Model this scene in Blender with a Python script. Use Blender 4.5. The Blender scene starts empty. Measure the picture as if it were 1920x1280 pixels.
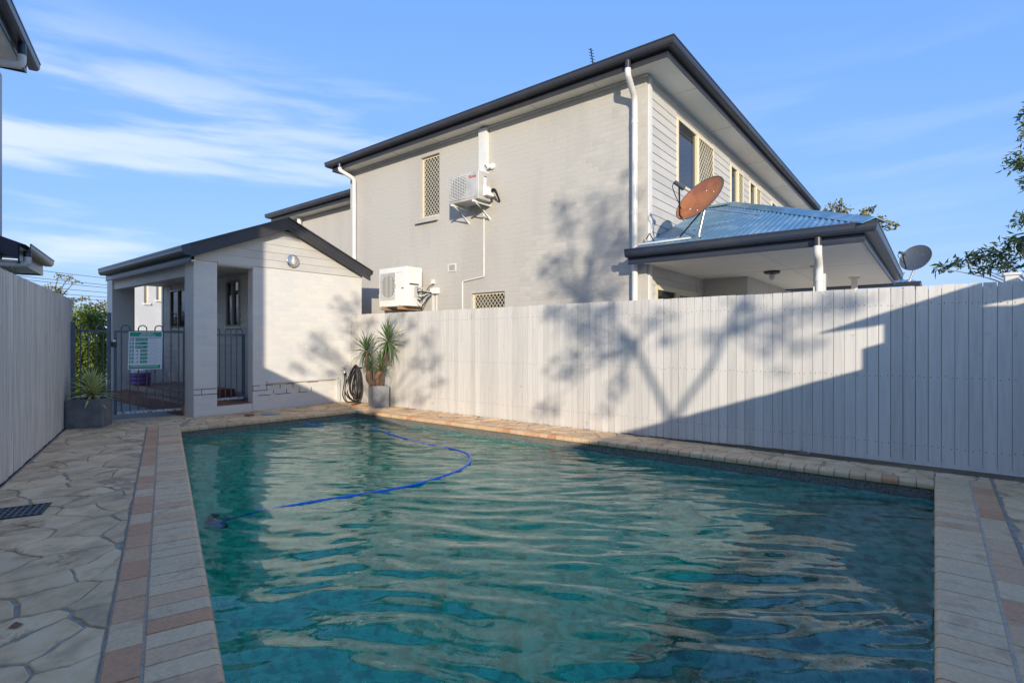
import bpy, bmesh, math, random
from mathutils import Vector, Matrix, noise
random.seed(7)
sc = bpy.context.scene
COL = sc.collection
R = math.radians

# ------------------------------------------------------------------ camera
cam = bpy.data.cameras.new('camera'); cam.sensor_width = 36.0; cam.lens = 36.0 * 995 / 1920
cam.shift_y = -2 / 1920; cam.clip_start = 0.05; cam.clip_end = 3000
camo = bpy.data.objects.new('camera', cam); COL.objects.link(camo)
camo.location = (0, 0, 1.2); camo.rotation_euler = (R(90), 0, R(38.52 - 90))
sc.camera = camo

# ------------------------------------------------------------------ world, sun, exposure
SUN_D = Vector((1.0, 0.98, -0.34)).normalized()           # direction the sunlight travels
EL = math.asin(-SUN_D.z); AZ = math.atan2(-SUN_D.x, -SUN_D.y)
w = bpy.data.worlds.new('World'); sc.world = w; w.use_nodes = True
nt = w.node_tree; nt.nodes.clear()
def wn(t, **k):
    n = nt.nodes.new(t)
    for a, b in k.items(): setattr(n, a, b)
    return n
def wm(op, a, b=None, c=None):
    n = nt.nodes.new('ShaderNodeMath'); n.operation = op
    for i, v in enumerate((a, b, c)):
        if v is None: continue
        if isinstance(v, (int, float)): n.inputs[i].default_value = v
        else: nt.links.new(v, n.inputs[i])
    return n.outputs[0]
sky = wn('ShaderNodeTexSky', sky_type='NISHITA'); sky.sun_disc = False
sky.sun_elevation = EL; sky.sun_rotation = AZ % (2 * math.pi); sky.air_density = 1.0; sky.dust_density = 0.6; sky.ozone_density = 3.0; sky.altitude = 50
# even out the gradient of the sky towards the clear azure of the photograph, the same in every direction
ss = wn('ShaderNodeSeparateColor'); nt.links.new(sky.outputs[0], ss.inputs[0]); hs = wn('ShaderNodeCombineColor')
for i_, (k_, g_, t_) in enumerate(((0.797, 0.55, 0.60), (1.615, 0.38, 1.32), (3.067, 0.12, 2.92))):
    nt.links.new(wm('MULTIPLY', wm('POWER', wm('DIVIDE', ss.outputs[i_], k_), g_), t_), hs.inputs[i_])
tc = wn('ShaderNodeTexCoord'); sep = wn('ShaderNodeSeparateXYZ'); nt.links.new(tc.outputs['Generated'], sep.inputs[0])
az = wm('ARCTAN2', sep.outputs[1], sep.outputs[0]); el = wm('ARCSINE', sep.outputs[2])
cmb = wn('ShaderNodeCombineXYZ')
nt.links.new(wm('MULTIPLY', az, 2.1), cmb.inputs[0]); nt.links.new(wm('ADD', wm('MULTIPLY', el, 15.0), wm('MULTIPLY', az, 0.35)), cmb.inputs[1])
nz = wn('ShaderNodeTexNoise'); nz.inputs['Scale'].default_value = 1.0; nz.inputs['Detail'].default_value = 6; nz.inputs['Roughness'].default_value = 0.52; nz.inputs['Distortion'].default_value = 0.2
nt.links.new(cmb.outputs[0], nz.inputs['Vector'])
mr = wn('ShaderNodeMapRange', interpolation_type='SMOOTHSTEP'); mr.inputs[1].default_value = 0.44; mr.inputs[2].default_value = 0.62
nt.links.new(nz.outputs[0], mr.inputs[0])
# streaks thin out towards the zenith and are densest in the north-west half of the sky
me = wn('ShaderNodeMapRange', interpolation_type='SMOOTHSTEP'); me.inputs[1].default_value = 0.50; me.inputs[2].default_value = 0.32
nt.links.new(el, me.inputs[0])
ma = wm('MAXIMUM', wm('MULTIPLY_ADD', wm('COSINE', wm('SUBTRACT', az, 2.45)), 0.58, 0.40), 0.10)
cl = wm('MULTIPLY', wm('MULTIPLY', mr.outputs[0], me.outputs[0]), wm('MULTIPLY', ma, 0.86))
mx = wn('ShaderNodeMixRGB'); nt.links.new(cl, mx.inputs[0]); nt.links.new(hs.outputs[0], mx.inputs[1])
mx.inputs[2].default_value = (3.0, 3.15, 3.35, 1)
bg = wn('ShaderNodeBackground'); bg.inputs['Strength'].default_value = 0.15
nt.links.new(mx.outputs[0], bg.inputs[0])
wo = wn('ShaderNodeOutputWorld'); nt.links.new(bg.outputs[0], wo.inputs[0])

sl = bpy.data.lights.new('sun', 'SUN'); sl.energy = 2.0; sl.angle = R(0.55); sl.color = (1.0, 0.92, 0.79)
so = bpy.data.objects.new('sun', sl); COL.objects.link(so); so.rotation_euler = SUN_D.to_track_quat('-Z', 'Y').to_euler()
so.location = (-20, -20, 12)
sc.view_settings.view_transform = 'Standard'; sc.view_settings.look = 'None'; sc.view_settings.exposure = 1.2; sc.view_settings.gamma = 1.0
sc.cycles.use_denoising = True; sc.cycles.max_bounces = 10; sc.cycles.transmission_bounces = 8; sc.cycles.sample_clamp_indirect = 6.0
sc.cycles.caustics_refractive = True; sc.cycles.caustics_reflective = False

# ------------------------------------------------------------------ materials
def nn(nt, t, **k):
    n = nt.nodes.new(t)
    for a, b in k.items(): setattr(n, a, b)
    return n
def newmat(name):
    m = bpy.data.materials.new(name); m.use_nodes = True
    t = m.node_tree; return m, t, t.nodes['Principled BSDF'], t.nodes['Material Output']
def M(name, c, rough=0.6, var=None, bump=None, rnd=0.0, metal=0.0, spec=0.5, c2=None, stretch=(1, 1, 1), coat=0.0, detail=5, c2rng=(0.42, 0.62)):
    """procedural paint/stone: noise blends c to c2, bump, per-object brightness"""
    m, t, b, o = newmat(name)
    L = t.links.new
    b.inputs['Roughness'].default_value = rough; b.inputs['Metallic'].default_value = metal
    b.inputs['Specular IOR Level'].default_value = spec; b.inputs['Coat Weight'].default_value = coat
    tcn = nn(t, 'ShaderNodeTexCoord'); mp = nn(t, 'ShaderNodeMapping'); mp.inputs['Scale'].default_value = stretch
    oi = nn(t, 'ShaderNodeObjectInfo')
    geo = nn(t, 'ShaderNodeNewGeometry')
    L(geo.outputs['Position'], mp.inputs['Vector'])
    add = nn(t, 'ShaderNodeVectorMath', operation='ADD')
    cmbx = nn(t, 'ShaderNodeCombineXYZ'); mul = nn(t, 'ShaderNodeMath', operation='MULTIPLY'); mul.inputs[1].default_value = 37.0 if rnd else 0.0
    L(oi.outputs['Random'], mul.inputs[0]); L(mul.outputs[0], cmbx.inputs[2]); L(mul.outputs[0], cmbx.inputs[0])
    L(mp.outputs[0], add.inputs[0]); L(cmbx.outputs[0], add.inputs[1])
    col = None
    if var:
        n1 = nn(t, 'ShaderNodeTexNoise'); n1.inputs['Scale'].default_value = var; n1.inputs['Detail'].default_value = detail; n1.inputs['Roughness'].default_value = 0.6
        L(add.outputs[0], n1.inputs['Vector'])
        r = nn(t, 'ShaderNodeMapRange', interpolation_type='SMOOTHSTEP'); r.inputs[1].default_value = c2rng[0]; r.inputs[2].default_value = c2rng[1]
        L(n1.outputs[0], r.inputs[0])
        mxx = nn(t, 'ShaderNodeMixRGB'); mxx.inputs[1].default_value = (*c, 1); mxx.inputs[2].default_value = (*(c2 or [x * 0.8 for x in c]), 1)
        L(r.outputs[0], mxx.inputs[0]); col = mxx.outputs[0]
    if rnd:
        h = nn(t, 'ShaderNodeHueSaturation')
        r2 = nn(t, 'ShaderNodeMapRange'); r2.inputs[3].default_value = 1 - rnd; r2.inputs[4].default_value = 1 + rnd
        L(oi.outputs['Random'], r2.inputs[0]); L(r2.outputs[0], h.inputs['Value'])
        if col: L(col, h.inputs['Color'])
        else: h.inputs['Color'].default_value = (*c, 1)
        col = h.outputs[0]
    if col: L(col, b.inputs['Base Color'])
    else: b.inputs['Base Color'].default_value = (*c, 1)
    if bump:
        n2 = nn(t, 'ShaderNodeTexNoise'); n2.inputs['Scale'].default_value = bump[0]; n2.inputs['Detail'].default_value = 4
        L(add.outputs[0], n2.inputs['Vector'])
        bp = nn(t, 'ShaderNodeBump'); bp.inputs['Strength'].default_value = bump[1]; bp.inputs['Distance'].default_value = 0.01
        L(n2.outputs[0], bp.inputs['Height']); L(bp.outputs[0], b.inputs['Normal'])
    return m

MAT = {}
MAT['brickpaint'] = M('painted_brick', (0.54, 0.50, 0.43), 0.72, var=1.1, bump=(70, 0.35), rnd=0.035, c2=(0.49, 0.455, 0.395), stretch=(1, 1, 0.3))
MAT['brickwhite'] = M('white_painted_brick', (0.76, 0.70, 0.61), 0.62, var=1.6, bump=(60, 0.3), rnd=0.02, c2=(0.70, 0.67, 0.61))
MAT['render'] = M('rendered_wall', (0.66, 0.65, 0.62), 0.8, var=0.9, bump=(40, 0.3), c2=(0.58, 0.57, 0.55))
MAT['board'] = M('weatherboard_paint', (0.62, 0.575, 0.50), 0.6, var=1.1, bump=(120, 0.1), rnd=0.03, c2=(0.56, 0.52, 0.455))
MAT['soffit'] = M('soffit_paint', (0.88, 0.83, 0.73), 0.6, var=0.8, c2=(0.84, 0.79, 0.69))
MAT['trim'] = M('white_trim_paint', (0.76, 0.74, 0.68), 0.5, var=3, c2=(0.70, 0.68, 0.62))
MAT['char'] = M('charcoal_steel', (0.040, 0.040, 0.046), 0.34, var=1.2, c2=(0.055, 0.05, 0.05), spec=0.5)
MAT['charb'] = M('blue_charcoal_steel', (0.035, 0.042, 0.062), 0.30, var=1.2, c2=(0.05, 0.055, 0.07), spec=0.55)
MAT['roofc'] = M('sunpatch_blue_steel', (0.11, 0.25, 0.35), 0.32, var=3.2, c2=(0.24, 0.37, 0.45), metal=0.25, c2rng=(0.45, 0.7))  # pale noise patches paint sun reflections into the blue steel
MAT['roofg'] = M('grey_roof_steel', (0.12, 0.13, 0.15), 0.5, var=1)
MAT['pipe'] = M('painted_pipe', (0.78, 0.75, 0.68), 0.4, var=2.2, c2=(0.72, 0.69, 0.62))
MAT['frame'] = M('cream_aluminium', (0.78, 0.68, 0.47), 0.42)
MAT['bronze'] = M('bronze_aluminium', (0.30, 0.26, 0.20), 0.4)
MAT['gate'] = M('slate_blue_powdercoat', (0.085, 0.115, 0.135), 0.42, var=20, c2=(0.11, 0.14, 0.16))
MAT['chip'] = M('chipped_white_paint', (0.62, 0.62, 0.62), 0.6, var=40, c2=(0.14, 0.16, 0.17), c2rng=(0.5, 0.56))
MAT['mortar'] = M('grey_mortar', (0.36, 0.285, 0.20), 0.9, var=30, bump=(160, 0.6), c2=(0.48, 0.385, 0.275))
MAT['darkjoint'] = M('open_mortar_joint', (0.03, 0.03, 0.03), 0.9)
MAT['ground'] = M('bare_ground', (0.17, 0.15, 0.12), 0.95, var=2, bump=(30, 0.5), c2=(0.10, 0.10, 0.07))
MAT['concrete'] = M('grey_concrete', (0.42, 0.35, 0.27), 0.85, var=3, bump=(60, 0.3))
MAT['bouncefloor'] = M('pale_bounce_floor', (0.62, 0.57, 0.48), 0.8, var=2, c2=(0.54, 0.50, 0.43))
MAT['terra'] = M('terracotta_tile', (0.30, 0.10, 0.06), 0.35, var=8, rnd=0.12, c2=(0.23, 0.075, 0.05))
MAT['pot'] = M('dark_fibre_cement_pot', (0.15, 0.15, 0.15), 0.75, var=5, bump=(40, 0.2), c2=(0.20, 0.20, 0.20))
MAT['pot2'] = M('grey_concrete_pot', (0.34, 0.34, 0.335), 0.8, var=7, bump=(50, 0.3), c2=(0.26, 0.26, 0.26))
MAT['soil'] = M('potting_soil', (0.04, 0.028, 0.02), 0.95, bump=(50, 1.0))
MAT['bark'] = M('tree_bark', (0.16, 0.11, 0.075), 0.9, var=12, bump=(30, 1.0), c2=(0.09, 0.065, 0.045), stretch=(1, 1, 0.25))
MAT['ybark'] = M('yucca_thatch', (0.24, 0.15, 0.09), 0.9, var=30, bump=(90, 1.0), c2=(0.12, 0.075, 0.05), stretch=(1, 1, 0.12))
MAT['acwhite'] = M('white_powdercoat', (0.82, 0.80, 0.74), 0.4, var=2, c2=(0.78, 0.75, 0.68))
MAT['acgrey'] = M('aged_grey_plastic', (0.55, 0.53, 0.49), 0.5, var=3)
MAT['black'] = M('black_rubber', (0.012, 0.012, 0.013), 0.45)
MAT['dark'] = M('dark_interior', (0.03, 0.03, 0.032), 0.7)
MAT['timber'] = M('raw_timber', (0.42, 0.24, 0.12), 0.7, var=20, stretch=(0.3, 3, 3))
MAT['galv'] = M('galvanised_steel', (0.55, 0.55, 0.55), 0.35, metal=0.85, var=30, c2=(0.42, 0.42, 0.42))
MAT['rust'] = M('sunstained_dish', (0.56, 0.20, 0.07), 0.36, var=4, c2=(0.40, 0.14, 0.06), metal=0.25)
MAT['dgrey'] = M('grey_dish', (0.09, 0.105, 0.12), 0.4, metal=0.2)
MAT['sign_w'] = M('sign_white', (0.80, 0.80, 0.80), 0.4)
MAT['sign_g'] = M('sign_green', (0.01, 0.30, 0.17), 0.4)
MAT['sign_k'] = M('sign_black', (0.03, 0.03, 0.03), 0.4)
MAT['sign_r'] = M('sign_red', (0.45, 0.02, 0.02), 0.4)
MAT['purple'] = M('purple_plastic', (0.22, 0.08, 0.30), 0.35)
MAT['white'] = M('white_plastic', (0.80, 0.79, 0.76), 0.35)
MAT['blue'] = M('blue_pool_hose', (0.02, 0.20, 0.78), 0.3)
MAT['chrome'] = M('chrome', (0.7, 0.69, 0.66), 0.18, metal=1.0)
MAT['yellow'] = M('yellow_flower', (0.70, 0.50, 0.02), 0.6)
MAT['blind'] = M('fabric_blind', (0.62, 0.58, 0.48), 0.8)
MAT['redpaint'] = M('red_painted_edge', (0.40, 0.07, 0.04), 0.6)
MAT['grout'] = M('pale_grey_grout', (0.62, 0.47, 0.32), 0.9, var=40, bump=(150, 0.5))

def fencemat(name, c, c2, amt):
    m, t, b, o = newmat(name); L = t.links.new
    b.inputs['Roughness'].default_value = 0.66
    geo = nn(t, 'ShaderNodeNewGeometry'); oi = nn(t, 'ShaderNodeObjectInfo')
    mul = nn(t, 'ShaderNodeMath', operation='MULTIPLY'); mul.inputs[1].default_value = 53
    L(oi.outputs['Random'], mul.inputs[0]); cx = nn(t, 'ShaderNodeCombineXYZ'); L(mul.outputs[0], cx.inputs[0]); L(mul.outputs[0], cx.inputs[2])
    ad = nn(t, 'ShaderNodeVectorMath', operation='ADD'); L(geo.outputs['Position'], ad.inputs[0]); L(cx.outputs[0], ad.inputs[1])
    mp = nn(t, 'ShaderNodeMapping'); mp.inputs['Scale'].default_value = (9, 9, 0.55); L(ad.outputs[0], mp.inputs[0])
    n1 = nn(t, 'ShaderNodeTexNoise'); n1.inputs['Scale'].default_value = 3.0; n1.inputs['Detail'].default_value = 7; n1.inputs['Roughness'].default_value = 0.65; L(mp.outputs[0], n1.inputs[0])
    r = nn(t, 'ShaderNodeMapRange', interpolation_type='SMOOTHSTEP'); r.inputs[1].default_value = 0.40; r.inputs[2].default_value = 0.72; r.inputs[4].default_value = amt; L(n1.outputs[0], r.inputs[0])
    mx = nn(t, 'ShaderNodeMixRGB'); mx.inputs[1].default_value = (*c, 1); mx.inputs[2].default_value = (*c2, 1); L(r.outputs[0], mx.inputs[0])
    # knots and scuffs
    v = nn(t, 'ShaderNodeTexNoise'); v.inputs['Scale'].default_value = 5.5; v.inputs['Detail'].default_value = 5; v.inputs['Distortion'].default_value = 1.6; L(ad.outputs[0], v.inputs[0])
    r3 = nn(t, 'ShaderNodeMapRange', interpolation_type='SMOOTHSTEP'); r3.inputs[1].default_value = 0.66; r3.inputs[2].default_value = 0.76; r3.inputs[4].default_value = 0.45; L(v.outputs[0], r3.inputs[0])
    m2 = nn(t, 'ShaderNodeMixRGB'); m2.inputs[2].default_value = (c2[0] * 0.62, c2[1] * 0.62, c2[2] * 0.63, 1); L(r3.outputs[0], m2.inputs[0]); L(mx.outputs[0], m2.inputs[1])
    h = nn(t, 'ShaderNodeHueSaturation'); r2 = nn(t, 'ShaderNodeMapRange'); r2.inputs[3].default_value = 0.88; r2.inputs[4].default_value = 1.05
    L(oi.outputs['Random'], r2.inputs[0]); L(r2.outputs[0], h.inputs['Value']); L(m2.outputs[0], h.inputs['Color']); L(h.outputs[0], b.inputs['Base Color'])
    bp = nn(t, 'ShaderNodeBump'); bp.inputs['Strength'].default_value = 0.25; bp.inputs['Distance'].default_value = 0.006; L(n1.outputs[0], bp.inputs['Height']); L(bp.outputs[0], b.inputs['Normal'])
    return m
MAT['fence'] = fencemat('painted_palings', (0.70, 0.65, 0.575), (0.57, 0.535, 0.48), 0.75)
MAT['fenceold'] = fencemat('weathered_palings', (0.78, 0.71, 0.60), (0.46, 0.42, 0.36), 0.95)

def stonemat():
    m, t, b, o = newmat('crazy_paving_stone'); L = t.links.new
    b.inputs['Roughness'].default_value = 0.72
    geo = nn(t, 'ShaderNodeNewGeometry'); oi = nn(t, 'ShaderNodeObjectInfo')
    n1 = nn(t, 'ShaderNodeTexNoise'); n1.inputs['Scale'].default_value = 5; n1.inputs['Detail'].default_value = 8; n1.inputs['Roughness'].default_value = 0.62; L(geo.outputs['Position'], n1.inputs[0])
    cr = nn(t, 'ShaderNodeValToRGB'); e = cr.color_ramp.elements
    e[0].position = 0.36; e[0].color = (0.56, 0.37, 0.20, 1); e[1].position = 0.50; e[1].color = (0.80, 0.51, 0.25, 1)
    e2 = cr.color_ramp.elements.new(0.62); e2.color = (0.85, 0.58, 0.32, 1)
    L(n1.outputs[0], cr.inputs[0])
    # rusty worn flakes where the surface coat has gone
    n2 = nn(t, 'ShaderNodeTexNoise'); n2.inputs['Scale'].default_value = 2.6; n2.inputs['Detail'].default_value = 9; n2.inputs['Roughness'].default_value = 0.72; n2.inputs['Distortion'].default_value = 0.5
    ad = nn(t, 'ShaderNodeVectorMath', operation='ADD'); ad.inputs[1].default_value = (13, 5, 2); L(geo.outputs['Position'], ad.inputs[0]); L(ad.outputs[0], n2.inputs[0])
    r = nn(t, 'ShaderNodeMapRange', interpolation_type='SMOOTHSTEP'); r.inputs[1].default_value = 0.56; r.inputs[2].default_value = 0.61; r.inputs[4].default_value = 0.75; L(n2.outputs[0], r.inputs[0])
    mx = nn(t, 'ShaderNodeMixRGB'); mx.inputs[2].default_value = (0.40, 0.22, 0.12, 1); L(r.outputs[0], mx.inputs[0]); L(cr.outputs[0], mx.inputs[1])
    h = nn(t, 'ShaderNodeHueSaturation'); r2 = nn(t, 'ShaderNodeMapRange'); r2.inputs[3].default_value = 0.86; r2.inputs[4].default_value = 1.12
    L(oi.outputs['Random'], r2.inputs[0]); L(r2.outputs[0], h.inputs['Value']); L(mx.outputs[0], h.inputs['Color']); L(h.outputs[0], b.inputs['Base Color'])
    bp = nn(t, 'ShaderNodeBump'); bp.inputs['Strength'].default_value = 0.35; bp.inputs['Distance'].default_value = 0.01; L(n1.outputs[0], bp.inputs['Height']); L(bp.outputs[0], b.inputs['Normal'])
    return m
MAT['stone'] = stonemat()
def copingmat():
    m, t, b, o = newmat('clay_coping_paver'); L = t.links.new
    b.inputs['Roughness'].default_value = 0.66
    geo = nn(t, 'ShaderNodeNewGeometry'); oi = nn(t, 'ShaderNodeObjectInfo')
    cr = nn(t, 'ShaderNodeValToRGB'); e = cr.color_ramp.elements
    e[0].position = 0.0; e[0].color = (0.70, 0.48, 0.265, 1); e[1].position = 1.0; e[1].color = (0.66, 0.31, 0.14, 1)
    for p, c in ((0.35, (0.79, 0.53, 0.28)), (0.62, (0.76, 0.475, 0.245)), (0.8, (0.72, 0.41, 0.205))):
        x = cr.color_ramp.elements.new(p); x.color = (*c, 1)
    at = nn(t, 'ShaderNodeAttribute', attribute_type='OBJECT', attribute_name='tone')
    L(at.outputs['Fac'], cr.inputs[0])
    n1 = nn(t, 'ShaderNodeTexNoise'); n1.inputs['Scale'].default_value = 7; n1.inputs['Detail'].default_value = 6; n1.inputs['Distortion'].default_value = 0.4; L(geo.outputs['Position'], n1.inputs[0])
    r = nn(t, 'ShaderNodeMapRange', interpolation_type='SMOOTHSTEP'); r.inputs[1].default_value = 0.54; r.inputs[2].default_value = 0.70; r.inputs[4].default_value = 0.55; L(n1.outputs[0], r.inputs[0])
    mx = nn(t, 'ShaderNodeMixRGB'); mx.inputs[2].default_value = (0.52, 0.28, 0.15, 1); L(r.outputs[0], mx.inputs[0]); L(cr.outputs[0], mx.inputs[1])
    n3 = nn(t, 'ShaderNodeTexNoise'); n3.inputs['Scale'].default_value = 60; n3.inputs['Detail'].default_value = 3; L(geo.outputs['Position'], n3.inputs[0])
    r3 = nn(t, 'ShaderNodeMapRange'); r3.inputs[1].default_value = 0.30; r3.inputs[2].default_value = 0.7; r3.inputs[3].default_value = 0.87; r3.inputs[4].default_value = 1.08; L(n3.outputs[0], r3.inputs[0])
    h = nn(t, 'ShaderNodeHueSaturation'); L(r3.outputs[0], h.inputs['Value']); L(mx.outputs[0], h.inputs['Color']); L(h.outputs[0], b.inputs['Base Color'])
    bp = nn(t, 'ShaderNodeBump'); bp.inputs['Strength'].default_value = 0.25; bp.inputs['Distance'].default_value = 0.004; L(n3.outputs[0], bp.inputs['Height']); L(bp.outputs[0], b.inputs['Normal'])
    return m
MAT['coping'] = copingmat()
def leafmat(name, c, c2, rough=0.5, trans=0.15):
    m, t, b, o = newmat(name); L = t.links.new
    geo = nn(t, 'ShaderNodeNewGeometry'); oi = nn(t, 'ShaderNodeObjectInfo')
    n1 = nn(t, 'ShaderNodeTexNoise'); n1.inputs['Scale'].default_value = 2.3; n1.inputs['Detail'].default_value = 6; L(geo.outputs['Position'], n1.inputs[0])
    ri = nn(t, 'ShaderNodeMath', operation='MULTIPLY_ADD'); ri.inputs[1].default_value = 0.5; L(geo.outputs['Random Per Island'], ri.inputs[0]); L(n1.outputs[0], ri.inputs[2])
    r = nn(t, 'ShaderNodeMapRange'); r.inputs[1].default_value = 0.5; r.inputs[2].default_value = 1.0; L(ri.outputs[0], r.inputs[0])
    mx = nn(t, 'ShaderNodeMixRGB'); mx.inputs[1].default_value = (*c, 1); mx.inputs[2].default_value = (*c2, 1); L(r.outputs[0], mx.inputs[0]); L(mx.outputs[0], b.inputs['Base Color'])
    b.inputs['Roughness'].default_value = rough
    tr = nn(t, 'ShaderNodeBsdfTranslucent'); L(mx.outputs[0], tr.inputs[0]); ms = nn(t, 'ShaderNodeMixShader'); ms.inputs[0].default_value = trans
    L(b.outputs[0], ms.inputs[1]); L(tr.outputs[0], ms.inputs[2]); L(ms.outputs[0], o.inputs[0])
    return m
MAT['leaf_hedge'] = leafmat('hedge_leaf', (0.06, 0.13, 0.02), (0.26, 0.32, 0.04), trans=0.3)
MAT['leaf_dark'] = leafmat('dark_leaf', (0.025, 0.055, 0.03), (0.06, 0.10, 0.045))
MAT['leaf_olive'] = leafmat('olive_leaf', (0.13, 0.13, 0.04), (0.30, 0.26, 0.09))
MAT['leaf_feather'] = leafmat('feathery_leaf', (0.05, 0.11, 0.07), (0.14, 0.19, 0.06))
MAT['leaf_gold'] = leafmat('gold_sunlit_leaf', (0.22, 0.20, 0.04), (0.36, 0.30, 0.07))
MAT['leaf_pod'] = leafmat('rusty_seed_pod', (0.20, 0.08, 0.04), (0.28, 0.12, 0.06))
MAT['yucca_green'] = leafmat('yucca_leaf', (0.07, 0.13, 0.04), (0.15, 0.22, 0.07), 0.4, 0.08)
MAT['yucca_pale'] = leafmat('variegated_leaf', (0.42, 0.46, 0.15), (0.74, 0.72, 0.34), 0.42, 0.1)
def glassmat():
    m, t, b, o = newmat('window_glass')
    b.inputs['Base Color'].default_value = (0.03, 0.035, 0.04, 1); b.inputs['Roughness'].default_value = 0.03; b.inputs['Specular IOR Level'].default_value = 1.0
    b.inputs['IOR'].default_value = 1.6
    tr = nn(t, 'ShaderNodeBsdfTransparent'); ms = nn(t, 'ShaderNodeMixShader'); ms.inputs[0].default_value = 0.45
    t.links.new(b.outputs[0], ms.inputs[1]); t.links.new(tr.outputs[0], ms.inputs[2]); t.links.new(ms.outputs[0], o.inputs[0])
    return m
MAT['glass'] = glassmat()
def lampglass():
    m, t, b, o = newmat('lamp_glass')
    b.inputs['Base Color'].default_value = (0.8, 0.78, 0.72, 1); b.inputs['Roughness'].default_value = 0.12; b.inputs['Transmission Weight'].default_value = 0.35
    return m
MAT['lampglass'] = lampglass()
def watermat():
    m, t, b, o = newmat('pool_water')
    t.nodes.remove(b)
    g = nn(t, 'ShaderNodeBsdfGlass'); g.inputs['IOR'].default_value = 1.40; g.inputs['Roughness'].default_value = 0.0; g.inputs['Color'].default_value = (1, 1, 1, 1)
    geo = nn(t, 'ShaderNodeNewGeometry'); n1 = nn(t, 'ShaderNodeTexNoise'); n1.inputs['Scale'].default_value = 9; n1.inputs['Detail'].default_value = 3
    t.links.new(geo.outputs['Position'], n1.inputs[0])
    bp = nn(t, 'ShaderNodeBump'); bp.inputs['Strength'].default_value = 0.10; bp.inputs['Distance'].default_value = 0.02
    t.links.new(n1.outputs[0], bp.inputs['Height']); t.links.new(bp.outputs[0], g.inputs['Normal'])
    t.links.new(g.outputs[0], o.inputs['Surface'])
    va = nn(t, 'ShaderNodeVolumeAbsorption'); va.inputs['Color'].default_value = (0.0, 0.945, 0.845, 1); va.inputs['Density'].default_value = 1.6
    t.links.new(va.outputs[0], o.inputs['Volume'])
    return m
MAT['water'] = watermat()
MAT['pebble'] = M('pebble_pool_finish', (0.80, 0.88, 0.82), 0.8, var=12, bump=(90, 0.5), c2=(0.40, 0.52, 0.47), detail=6)
MAT['pebblestep'] = M('stained_pebble_step', (0.36, 0.37, 0.30), 0.8, var=11, bump=(90, 0.6), c2=(0.15, 0.16, 0.12), detail=8)
MAT['pebbleedge'] = M('pebble_waterline', (0.26, 0.24, 0.20), 0.85, var=60, bump=(120, 0.8), c2=(0.12, 0.115, 0.10))

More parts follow.
